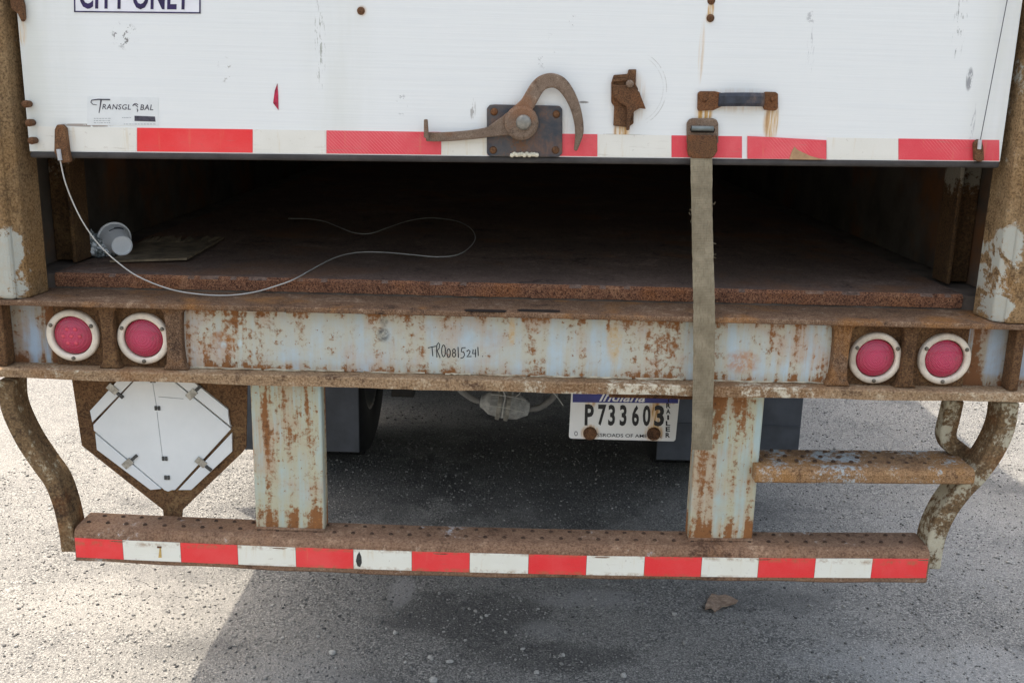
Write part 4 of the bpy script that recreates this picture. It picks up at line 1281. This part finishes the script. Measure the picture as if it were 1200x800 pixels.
# torn cardboard sheet on the deck
corners = [UZ(129, 309, DZ), UZ(219, 307.5, DZ), UZ(263, 281, DZ), UZ(172, 284, DZ)]
nu, nv = 26, 14
vv, ff = [], []
for j in range(nv + 1):
    for i in range(nu + 1):
        s, t = i / nu, j / nv
        p = corners[0] * (1 - s) * (1 - t) + corners[1] * s * (1 - t) + corners[2] * s * t + corners[3] * (1 - s) * t
        torn = (0.03 * math.sin(i * 1.9) + 0.025 * math.sin(i * 0.7 + 2)) if j == nv else 0
        lift = 0.003 + 0.004 * math.sin(s * 5 + 1) * t + (0.012 * t ** 3 * abs(math.sin(i * .37) * math.sin(i * 1.13 + 1)) if j > nv - 3 else 0)
        vv.append((p.x + random.uniform(-.0015, .0015), p.y + torn, p.z + lift + 0.004 * (1 - t) * s))
for j in range(nv):
    for i in range(nu):
        a = j * (nu + 1) + i
        ff.append((a, a + 1, a + nu + 2, a + nu + 1))
cb = NB('dirty cardboard')
cbm = cb.out(cb.mix(cb.mr(cb.noise(16, 8, .7), .35, .65), lin(100, 86, 68), lin(142, 124, 100)), 0.9, cb.bump(cb.noise(1, 4, .6, cb.mapping(None, (20, 150, 20))), 0.4, 0.003))
o = tag(MB().add(vv, ff).build('cardboard_sheet', cbm), 'flat dirty cardboard sheet with a torn edge beside the foam cup', 'cardboard')
sm = o.modifiers.new('thickness', 'SOLIDIFY')
sm.thickness = 0.006
sm.offset = 1

# crumpled plastic wrap between track and cup
V0, F0 = ico()
bm = bmesh.new()
bmesh.ops.create_icosphere(bm, subdivisions=4, radius=1.0)
c = UZ(110, 301, DZ)
for v_ in bm.verts:
    n_ = v_.co.copy()
    k = 1 + 0.22 * math.sin(7 * n_.x + 3 * n_.z) + 0.2 * math.sin(9 * n_.y - 5 * n_.x) + 0.13 * math.sin(15 * n_.z + 11 * n_.y) + random.uniform(-.16, .16)
    v_.co = Vector((n_.x * 0.047 * k, n_.y * 0.05 * k, max(n_.z * 0.042 * k, -0.012)))
me = bpy.data.meshes.new('plastic_wrap')
bm.to_mesh(me)
bm.free()
pw = NB('crumpled plastic film')
pwm = pw.out(pw.ramp(pw.noise(34, 6, .7), [(0.40, (0.05, 0.06, 0.06)), (0.50, (0.22, 0.24, 0.24)), (0.57, (0.82, 0.84, 0.86))]), 0.25)
o = tag(link('plastic_wrap', me, pwm), 'crumpled dark and white plastic wrap behind the pale cable', 'plastic wrap')
o.location = (c.x, c.y + 0.03, DZ + 0.0125)

# dry leaf-like scrap on the asphalt
lc = UZ(846, 707, 0.0)
out2 = [(827, 711), (829, 703), (834, 697.5), (842, 698.5), (850, 698), (858, 701), (865, 705), (862, 709), (852, 711), (845, 714), (838, 718), (833, 715), (826, 715)]
n2 = len(out2)
vv = [UZ(846, 706, 0.012)] + [UZ(a, b, 0.004) for a, b in out2]
vv = [Vector((p.x, p.y, ground_z(p.x, p.y) + 0.006 + 0.010 * abs(math.sin(i * 1.7)))) for i, p in enumerate(vv)]
ff = [(0, 1 + i, 1 + (i + 1) % n2) for i in range(n2)]
lf = NB('dry brown scrap')
lfm = lf.out(lf.mix(lf.mr(lf.noise(50, 7, .7), .35, .65), lin(120, 98, 82), lin(158, 136, 116)), 0.9)
o = tag(MB().add(vv, ff).build('cardboard_scrap', lfm), 'small torn brown scrap lying on the asphalt below the bumper', 'scrap')
sm = o.modifiers.new('thickness', 'SOLIDIFY')
sm.thickness = 0.002
sm.offset = 1

# single pebbles that stand out
peb_mat = stone_material('pale pebble', [(0, (0.20, 0.195, 0.185)), (0.5, (0.30, 0.29, 0.27)), (1, (0.46, 0.44, 0.41))])
spots = [(389, 760, 10, 6, 'flat pale pebble on the shaded asphalt, near the sunlit edge'), (475, 773, 5, 4, None), (476, 763, 4, 3.5, None), (507, 795, 11, 6, None), (505, 769, 9, 3.5, None),
         (520, 738, 4, 3.5, None), (570, 719, 6, 5, None), (373, 740, 5, 4, None), (318, 703, 5, 4, None), (331, 741, 5, 4, None), (613, 759, 6, 4, None), (660, 766, 6, 4, None), (777, 688, 4, 4, None),
         (731, 790, 9, 7, None), (420, 698, 5, 4, None), (453, 733, 4, 4, None), (463, 738, 8, 3, None), (527, 774, 8, 5, None), (629, 787, 7, 4, None), (790, 720, 7, 5, None)]
seen = set()
for k, (px, py, wpx, hpx, lab) in enumerate(spots):
    p = UZ(px, py, 0.0)
    r_ = wpx / 2 / 390.0
    bm = bmesh.new()
    bmesh.ops.create_icosphere(bm, subdivisions=2, radius=1.0)
    for v_ in bm.verts:
        q = v_.co
        s_ = 1 + 0.16 * math.sin(3 * q.x + k) + 0.14 * math.sin(4 * q.y + 2 * k + q.z) + random.uniform(-.05, .05)
        v_.co = Vector((q.x * r_ * s_, q.y * r_ * s_ * 0.9, q.z * r_ * s_ * 0.55))
    me = bpy.data.meshes.new('pebble')
    bm.to_mesh(me)
    bm.free()
    o = link('pebble', me, peb_mat)
    o.location = (p.x, p.y, ground_z(p.x, p.y) + r_ * 0.35)
    o.rotation_euler = (0, 0, k * 1.3)
    ORD = ('first', 'second', 'third', 'fourth', 'fifth', 'sixth', 'seventh', 'eighth')
    si = max(i for i in range(15) if bt[i] <= px + (py - 665) * 0.02)
    size = 'flat pale' if hpx < wpx * 0.62 else ('tiny round grey' if wpx <= 4 else ('chunky pale grey' if wpx > 6 else 'small rounded grey'))
    lab = '%s pebble on the asphalt below the %s %s stripe of the bumper' % (size, ORD[si // 2], 'red' if si % 2 == 0 else 'white')
    if lab in seen:
        lab = '%s pebble farther below the %s %s stripe of the bumper' % (size, ORD[si // 2], 'red' if si % 2 == 0 else 'white')
    seen.add(lab)
    tag(o, lab, 'pebble', 'pebbles on the asphalt')
